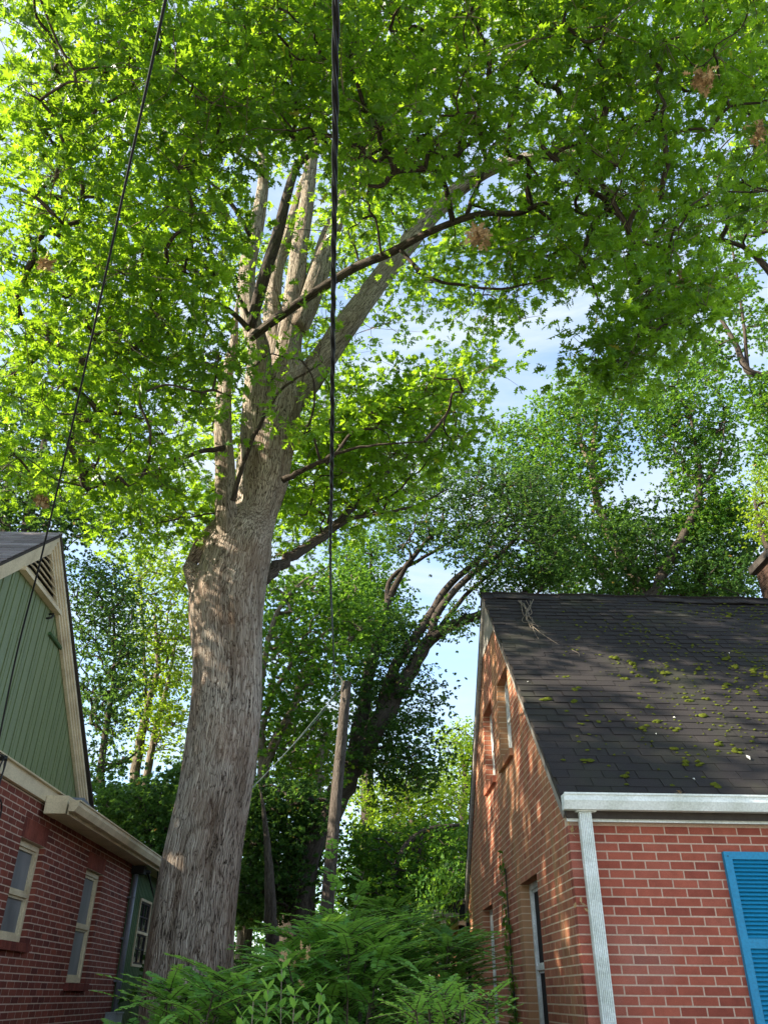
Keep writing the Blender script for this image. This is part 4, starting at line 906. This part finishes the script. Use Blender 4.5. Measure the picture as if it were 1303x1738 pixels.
tree('slender_tree', 'thin curving tree with lit bark between the oak trunk and the pole', 'tree',
 [[(415, 1600, 23, .2), (432, 1420, 23, .18), (450, 1300, 23, .15), (480, 1235, 23, .12), (503, 1190, 23, .10), (508, 1150, 23, .07), (540, 1110, 23, .05), (600, 1080, 23, .03)], [(440, 1360, 23, .09), (450, 1220, 23, .08), (500, 1120, 23, .06), (560, 1070, 23, .04), (640, 1050, 23, .02)], [(420, 1400, 22, .1), (455, 1090, 22, .08), (500, 1000, 22, .05), (560, 960, 22, .02)]],
 [([(440, 1000), (540, 960), (610, 960), (640, 1050), (600, 1120), (560, 1180), (450, 1180)], 78, 21, 27), ([(440, 1180), (560, 1180), (560, 1330), (440, 1340)], 36, 22, 28)], 'leaf_mid', 'bark_pale', 54, .5, .12, MAPLE, base_t=.55, tw=.8)
tree('stump_tree', 'slim broken trunk with orange dead top just left of the pole', 'tree',
 [[(525, 1600, 24, .12), (535, 1400, 24, .12), (541, 1300, 24, .11), (547, 1262, 24, .10), (553, 1245, 24, .07)]], [([(500, 1230), (560, 1220), (570, 1320), (510, 1340)], 16, 24, 27)], 'leaf_bright', 'bark_pale', 50, .45, .11, base_t=.7)
tree('rounded_tree', 'light green rounded tree far behind, right of the black cable', 'tree',
 [[(620, 1500, 36, .3), (625, 1200, 36, .25), (625, 1050, 36, .15), (630, 950, 36, .08)]], [([(570, 930), (640, 895), (672, 950), (690, 1060), (640, 1130), (575, 1060)], 66, 34, 38)], 'leaf_mid', 'bark_dark', 60, .65, .15, base_t=.55)
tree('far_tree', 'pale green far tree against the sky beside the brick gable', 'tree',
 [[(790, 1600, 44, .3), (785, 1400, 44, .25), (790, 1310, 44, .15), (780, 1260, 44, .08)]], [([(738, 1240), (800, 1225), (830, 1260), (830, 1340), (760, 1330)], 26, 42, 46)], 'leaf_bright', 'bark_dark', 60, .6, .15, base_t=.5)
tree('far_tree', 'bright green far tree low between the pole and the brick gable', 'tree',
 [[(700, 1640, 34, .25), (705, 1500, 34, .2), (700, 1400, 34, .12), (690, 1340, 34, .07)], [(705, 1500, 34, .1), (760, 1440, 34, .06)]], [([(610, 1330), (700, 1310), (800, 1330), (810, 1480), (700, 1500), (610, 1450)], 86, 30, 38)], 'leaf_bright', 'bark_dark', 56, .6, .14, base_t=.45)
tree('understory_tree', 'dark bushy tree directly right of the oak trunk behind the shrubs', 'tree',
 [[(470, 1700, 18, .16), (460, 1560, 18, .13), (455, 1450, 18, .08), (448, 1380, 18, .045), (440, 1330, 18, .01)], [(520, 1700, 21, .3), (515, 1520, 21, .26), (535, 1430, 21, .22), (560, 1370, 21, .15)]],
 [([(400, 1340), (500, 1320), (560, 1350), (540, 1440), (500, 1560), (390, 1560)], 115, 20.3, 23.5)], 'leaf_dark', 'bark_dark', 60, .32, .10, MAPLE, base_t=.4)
tree('understory_tree', 'spreading understory tree right of the pole with curved dark limb', 'tree',
 [[(600, 1640, 22, .14), (650, 1540, 22, .12), (680, 1450, 22, .09), (720, 1410, 22, .07), (780, 1400, 22, .04)], [(700, 1700, 23, .08), (705, 1500, 23, .06), (715, 1420, 23, .04)]],
 [([(590, 1420), (700, 1400), (800, 1400), (800, 1540), (700, 1560), (590, 1560)], 80, 21, 26), ([(610, 1480), (800, 1480), (800, 1600), (610, 1600)], 40, 20.4, 24)], 'leaf_mid', 'bark_dark', 56, .4, .11, base_t=.4)

# unseen trees added beyond the left house to keep sun off gable and trunk
def far_left(label, x, y, z0, z1, n_, rx, ry):
    t_ = thing('added_shade_tree', label, 'tree', (x, y, 0)); b = MB(); p = [np.array(q) for q in ((x, y, -.05), (x+.1, y, z0*.6), (x-.1, y+.2, z0+1), (x, y, z1-1.5))]; r_ = [.34, .27, .2, .06]; b.tube(p, r_, 12, 4, .1)
    k = rnd_dirs(n_)*rng.random((n_, 1))**.4; cs = np.array([x, y, (z0+z1)/2])+k*np.array([rx, ry, (z1-z0)/2]); twigs(b, cs, samples(p, r_), 9, .03, .6); b.build('trunk', 'bark_dark', t_, True)
    P_, R_, sc, t, _ = clump_leaves(cs, 60, .5, .7, .19, base_t=.5); leaves_mesh('crown', DIA, P_, R_, sc, t, 'leaf_mid', t_)['kind'] = 'stuff'
far_left('unseen broad tree added for shade behind the left end of the green gabled house', -12.6, 5.8, 6.0, 12.8, 900, 2.6, 6.0)
far_left('unseen broad tree added for shade behind the rear wing of the green gabled house', -13.5, 16.0, 4.0, 12.3, 480, 3.0, 5.0)
# far woodland, one mass
C = np.column_stack([rng.uniform(-34, 34, 1700), rng.uniform(44, 62, 1700), rng.uniform(.5, 1, 1700)**.7*10*rng.uniform(.05, 1, 1700)])
P_, R_, sc, t, _ = clump_leaves(C, 66, .95, .8, .30, base_t=.45)
tag(leaves_mesh('far_woodland', DIA, P_, R_, sc, t, 'leaf_mid', None), kind='stuff')

n_ = 420; C = np.column_stack([rng.uniform(-3.0, 1.4, n_), rng.uniform(12.8, 16.5, n_), rng.uniform(.1, 1.95, n_)])
P_, R_, sc, t, _ = clump_leaves(C, 60, .3, .7, .10, base_t=.4)
tag(leaves_mesh('undergrowth', DIA, P_, R_, sc, t, 'leaf_dark', None), kind='stuff')
# ---------------------------------------------------------------- shrubs with paired leaflets
def sprays(label, stems, cat='shrub', name='shrub', mt='leaf_shrub', leaf=.036, per=16, slen=(.38, .75), gap=.085, base_t=.5):
    base = np.mean([s[0] for s in stems], 0); base[2] = 0
    t_ = thing(name, label, cat, tuple(base)); b = MB(); P = []; D = []; N = []; T = []; sc = []
    for s in stems:
        Q = catmull(np.array(s, float), 8); L_ = np.linalg.norm(np.diff(Q, axis=0), axis=1).sum()
        b.tube(s, np.linspace(.009, .002, len(s)), 5, 4, cap=False)
        nS = int(L_/gap); side = 1
        for k in range(nS):
            f = (k+rng.random()*.6)/nS
            if f < .12: continue
            i = f*(len(Q)-1); i0 = min(int(i), len(Q)-2); p = Q[i0]*(1-i+i0)+Q[i0+1]*(i-i0); td = Q[i0+1]-Q[i0]; td /= np.linalg.norm(td)
            side = -side; az = rng.uniform(0, 6.28); h = np.array([math.cos(az), math.sin(az), 0]); d = h*.95+td*.45+np.array([0, 0, .08]); d /= np.linalg.norm(d)
            ln = rng.uniform(*slen)*(1.1-.55*f)*(.3 if len(s) == 4 and s[3][2] > 2.35 and f > .5 else 1); n_ = int(ln/.027); q = p.copy(); dd = d.copy(); pts = [p.copy()]
            up = np.array([0, 0, 1.]); ti = rng.normal(base_t, .14)
            for j in range(n_):
                dd = dd+np.array([0, 0, -.022]); dd /= np.linalg.norm(dd); q = q+dd*.027; pts.append(q.copy())
                lat = np.cross(dd, up); lat /= np.linalg.norm(lat)+1e-9; nv = np.cross(lat, dd)
                szz = leaf*(.7+.5*math.sin(math.pi*min(1, (j+2)/(n_+2)))) 
                for sg in (-1, 1):
                    P.append(q); D.append(lat*sg*.85+dd*.5+rng.normal(0, .08, 3)); N.append(nv+rng.normal(0, .22, 3)); T.append(ti+rng.normal(0, .06)); sc.append(szz)
            P.append(q); D.append(dd); N.append(up); T.append(ti+.1); sc.append(leaf)
            b.tube([pts[0], pts[len(pts)//2], pts[-1]], [.003, .0022, .0012], 3, 3, cap=False)
    b.build('stems', 'bark_dark', t_)['kind'] = 'stuff'
    P = np.array(P); o = leaves_mesh('foliage', OVAL, P, frames(np.array(D), np.array(N)), np.array(sc)*1.0, np.clip(np.array(T), 0, .93), mt, t_); o['kind'] = 'stuff'
    return t_
def fan(px0, px1, pytop, Y0, Y1, n_, spread=.5, ybase=None, lean=0.):
    out_ = []
    for k in range(n_):
        px = rng.uniform(px0, px1); Yd = rng.uniform(Y0, Y1); u = (px-px0)/(px1-px0)
        py = pytop(u)+rng.exponential(45)
        tip = at(px, py, Y=Yd); c = at((px0+px1)/2, 1690, Y=(Y0+Y1)/2)
        base = np.array([c[0]*.75+tip[0]*.25, c[1]*.75+tip[1]*.25, 0]); mid = base*.45+tip*.55; mid[0] = mid[0]*.6+base[0]*.4; mid[2] = tip[2]*.66
        out_.append([base, mid, tip*.85+mid*.15+np.array([0, 0, .02]), tip])
    return out_
top1 = lambda u: 1556+90*abs(u-.45)**1.2*2.2
st = fan(445, 735, top1, 5.6, 7.4, 36); st += [[np.array([-.35, 6.3, 0]), np.array([-.3, 6.3, 1.4]), at(566, 1540, Y=6.2), at(563, 1438, Y=6.2)], [np.array([-.1, 6.6, 0]), np.array([0, 6.6, 1.4]), at(600, 1560, Y=6.6), at(618, 1478, Y=6.6)]]
sprays('large arching shrub with paired small leaves between oak trunk and right house', st, leaf=.046, base_t=.6)
sprays('feathery shrub leaning against the right house gable wall', fan(650, 800, lambda u: 1540+60*u, 7.0, 9.0, 24), leaf=.042, base_t=.45)
sprays('low shrub crossing the foot of the oak trunk', fan(215, 430, lambda u: 1690-35*u, 4.9, 6.2, 22), leaf=.042, slen=(.3, .62), base_t=.6)
sprays('bright green sprays at the bottom edge below the brick gable', fan(660, 850, lambda u: 1690-20*u, 4.2, 5.0, 12), leaf=.03, base_t=.85, slen=(.2, .4))
# upright glossy young plant
gp = thing('young_plant', 'upright young plant with larger glossy leaves at the bottom edge', 'plant', tuple(at(478, 1738, Y=4.6)*np.array([1, 1, 0])))
b = MB(); P = []; D = []; N = []; T = []; sc = []
for px, py in ((478, 1645), (430, 1700), (545, 1685), (500, 1690), (455, 1680), (525, 1715), (410, 1725), (560, 1722)):
    tip = at(px, py, Y=4.6+rng.uniform(-.2, .2)); bs = tip*np.array([1, 1, 0])+np.array([(478-px)*.001, 0, 0]); pts = [bs, bs*.4+tip*.6+rng.normal(0, .02, 3), tip]; b.tube(pts, [.006, .004, .002], 5, 3)
    Q = catmull(np.array(pts), 12)
    for j in range(6, len(Q)):
        for k in range(2):
            az = j*1.57+k*3.14+rng.normal(0, .3); P.append(Q[j]); D.append([math.cos(az), math.sin(az), .55+.5*(j/len(Q))]); N.append([0, 0, 1.]+rng.normal(0, .3, 3)); T.append(.25+.7*(j/len(Q))**4); sc.append(rng.uniform(.055, .08))
b.build('stems', 'twig', gp); leaves_mesh('foliage', LANCE, np.array(P), frames(np.array(D), np.array(N)), np.array(sc), np.clip(T, 0, .9), 'leaf_shrub', gp)['kind'] = 'stuff'
# dead leaves caught in the shrub
n_ = 16; P = at(498, 1628, Y=5.5)+rng.normal(size=(n_, 3))*.05
tag(leaves_mesh('dead_leaves', OAK, P, frames(rnd_dirs(n_), rnd_dirs(n_)), np.full(n_, .06), np.full(n_, .5), 'dead', None), 'small bunch of dry orange leaves caught in the arching shrub', 'leaves')
# vine on the gable wall with its cable
def vine(label, paths, n_, spread, leaf, X=None):
    v = thing('wall_vine', label, 'vine', tuple(np.array(paths[0][0])*np.array([1, 1, 1]))); b = MB(); Ps = []
    for p in paths: b.tube(p, [.012]+[.008]*(len(p)-1), 5, 4); Ps.append(catmull(np.array(p), 12))
    Ps = np.concatenate(Ps); i = rng.integers(0, len(Ps), n_); P = Ps[i]+rng.normal(size=(n_, 3))*np.array(spread); P[:, 0] = np.minimum(P[:, 0], (X or 9)-.015-rng.random(n_)*.05)
    D = rng.normal(size=(n_, 3))*np.array([.3, 1, 1])+np.array([-.2, 0, -.4]); N = np.tile([-1., 0, .25], (n_, 1))+rng.normal(0, .35, (n_, 3))
    b.build('stems', 'soot', v); leaves_mesh('foliage', MAPLE, P, frames(D, N), rng.uniform(.6, 1.2, n_)*leaf, np.clip(rng.normal(.6, .2, n_), 0, .93), 'leaf_mid', v)['kind'] = 'stuff'
vine('leafy green vine climbing a dark line up the stained gable wall', [[(RX-.02, 10.10, 0), (RX-.02, 10.13, 1.2), (RX-.02, 10.15, 2.0), (RX-.015, 10.18, 2.9)], [(RX-.02, 10.0, 0), (RX-.03, 9.95, .9), (RX-.02, 10.1, 1.7)]], 420, (.02, .09, .16), .07, RX)
vine('thick vine draped over the rear gutter behind the gable', [[(1.2, RYB+.3, .5), (1.2, RYB+.2, 2.0), (1.2, RYB, 2.75), (1.5, RYB-.1, 3.1)], [(1.2, RYB+.4, 2.7), (1.1, RYB+2, 2.6), (1.15, RYB+4, 2.5)]], 1500, (.09, .35, .30), .09)

# ---------------------------------------------------------------- roof litter on the right roof
def onroof(px, py, lift=.02):
    d = ray(px, py); o0 = np.array([0, 0, EYE]); t_ = (e0-o0).dot(nz)/d.dot(nz); return o0+d*t_+nz*lift
ico = []
def dome(b, c, r, h):
    k = 9; V = [c+nz*h]; F_ = []
    for ring, (rr, hh) in enumerate(((.5, .85), (.9, .45), (1.08, -.1))):
        for j in range(k):
            a = 2*np.pi*j/k+ring*.3; q = rr*r*rng.uniform(.78, 1.22); V.append(c+np.array([math.cos(a)*q, 0, 0])+ux*math.sin(a)*q*.6+nz*h*.65*hh*rng.uniform(.8, 1.2))
    for j in range(k): F_.append((0, 1+j, 1+(j+1) % k))
    for r2 in range(2):
        for j in range(k): F_.append((1+r2*k+j, 1+(r2+1)*k+j, 1+(r2+1)*k+(j+1) % k, 1+r2*k+(j+1) % k))
    b.add(V, F_)
big = [(956, 1154), (927, 1190), (1085, 1187), (1099, 1205), (1058, 1154), (1080, 1148), (1127, 1145), (1155, 1187), (1200, 1190), (1194, 1218), (1098, 1240), (1147, 1242), (1214, 1265), (1250, 1277), (997, 1294), (1145, 1275), (1059, 1318), (1216, 1338), (1117, 1228), (1074, 1130), (1160, 1062), (1070, 1050), (1135, 1040), (1105, 1158), (1164, 1192), (1229, 1165), (1280, 1140), (1236, 1046), (1040, 1120), (1065, 1128), (1182, 1140), (1232, 1122), (1245, 1133), (980, 1172), (976, 1194), (1160, 1298), (1186, 1298), (1300, 1152)]
ms = MB()
for px, py in big: 
    for _ in range(3): dome(ms, onroof(px+rng.normal(0, 4), py+rng.normal(0, 2)), rng.uniform(.016, .042), rng.uniform(.012, .03))
for _ in range(760):
    px = 940+380*rng.beta(1.7, 1.3); py = 1026+330*rng.beta(1.1, 2.6)
    dome(ms, onroof(px, py, .017), rng.uniform(.008, .024), rng.uniform(.006, .015))
tag(ms.build('moss', 'moss', None, True), kind='stuff')
for (px, py), lab in (((1236, 1112), 'pale curled scrap high on the black roof'), ((1268, 1290), 'long white scrap low on the right of the black roof'), ((1176, 1327), 'small white scrap just above the gutter'), ((1143, 1222), 'tiny white scrap in the middle of the black roof'), ((895, 1161), 'tiny white scrap near the roof rake edge'), ((1112, 1250), 'small pinkish brown scrap among the moss')):
    c = onroof(px, py, .03); b = MB(); k = .040 if 'long' in lab else .014; a = rng.uniform(0, 3)
    ex = np.array([math.cos(a), 0, 0])+ux*math.sin(a); ey = np.cross(nz, ex); b.add([c-ex*k, c-ey*k*.4+nz*.008, c+ex*k, c+ey*k*.4+nz*.004, c-ex*k-nz*.003, c-ey*k*.4+nz*.005, c+ex*k-nz*.003, c+ey*k*.4], [(0, 1, 2, 3), (7, 6, 5, 4), (0, 4, 5, 1), (1, 5, 6, 2), (2, 6, 7, 3), (3, 7, 4, 0)])
    tag(b.build('scrap', 'paper'), lab, 'litter')
dv = MB()
for k in range(9):
    p = [onroof(880+rng.uniform(-2, 26), 1022+rng.uniform(-3, 6), .03)]; 
    for q in ((893, 1040), (893, 1055), (905, 1068)): p.append(onroof(q[0]+rng.normal(0, 4), q[1]+rng.normal(0, 3), rng.uniform(.02, .06)))
    dv.tube(p, [.006, .005, .004, .003], 4, 4)
dv.tube([onroof(895, 1060, .03), onroof(920, 1080, .03), onroof(948, 1097, .02)], [.005, .004, .002], 4, 5); dv.tube([onroof(903, 1068, .03), onroof(907, 1078, .03), onroof(913, 1087, .02)], [.004, .003, .002], 4, 5)
dv.tube([onroof(970, 1107, .03), onroof(981, 1113, .03), onroof(982, 1117, .02)], [.004, .003, .002], 4, 5)
tag(dv.build('dead_vine', 'twig'), 'tangle of dry grey vine stems hanging over the roof ridge', 'vine')
n_ = 7; c = np.array([2.62, RY-.23, 3.058]); P = c+rng.normal(size=(n_, 3))*np.array([.03, .012, .003])
tag(leaves_mesh('fallen_leaf', OAK, P, frames(rnd_dirs(n_)*np.array([1, 1, .1]), np.tile([0, -.3, 1.], (n_, 1))), np.full(n_, .07), np.full(n_, .5), 'dead', None), 'dry tan oak leaf lying on the white gutter edge', 'leaf')
n_ = 14; P = np.concatenate([at(970, 1410, Y=6.95)+rng.normal(size=(8, 3))*.015, at(985, 1535, Y=6.94)+rng.normal(size=(6, 3))*.022])
tag(leaves_mesh('dry_leaves', LANCE, P, frames(rnd_dirs(n_), rnd_dirs(n_)), np.full(n_, .05), np.full(n_, .5), 'dead', None), 'withered leaves caught behind the white downspout', 'leaves')
MB_ = sum(len(o.data.polygons) for o in bpy.data.objects if o.type == 'MESH' and o.data.users == 1)
print('polys', MB_, 'objects', len(bpy.data.objects))
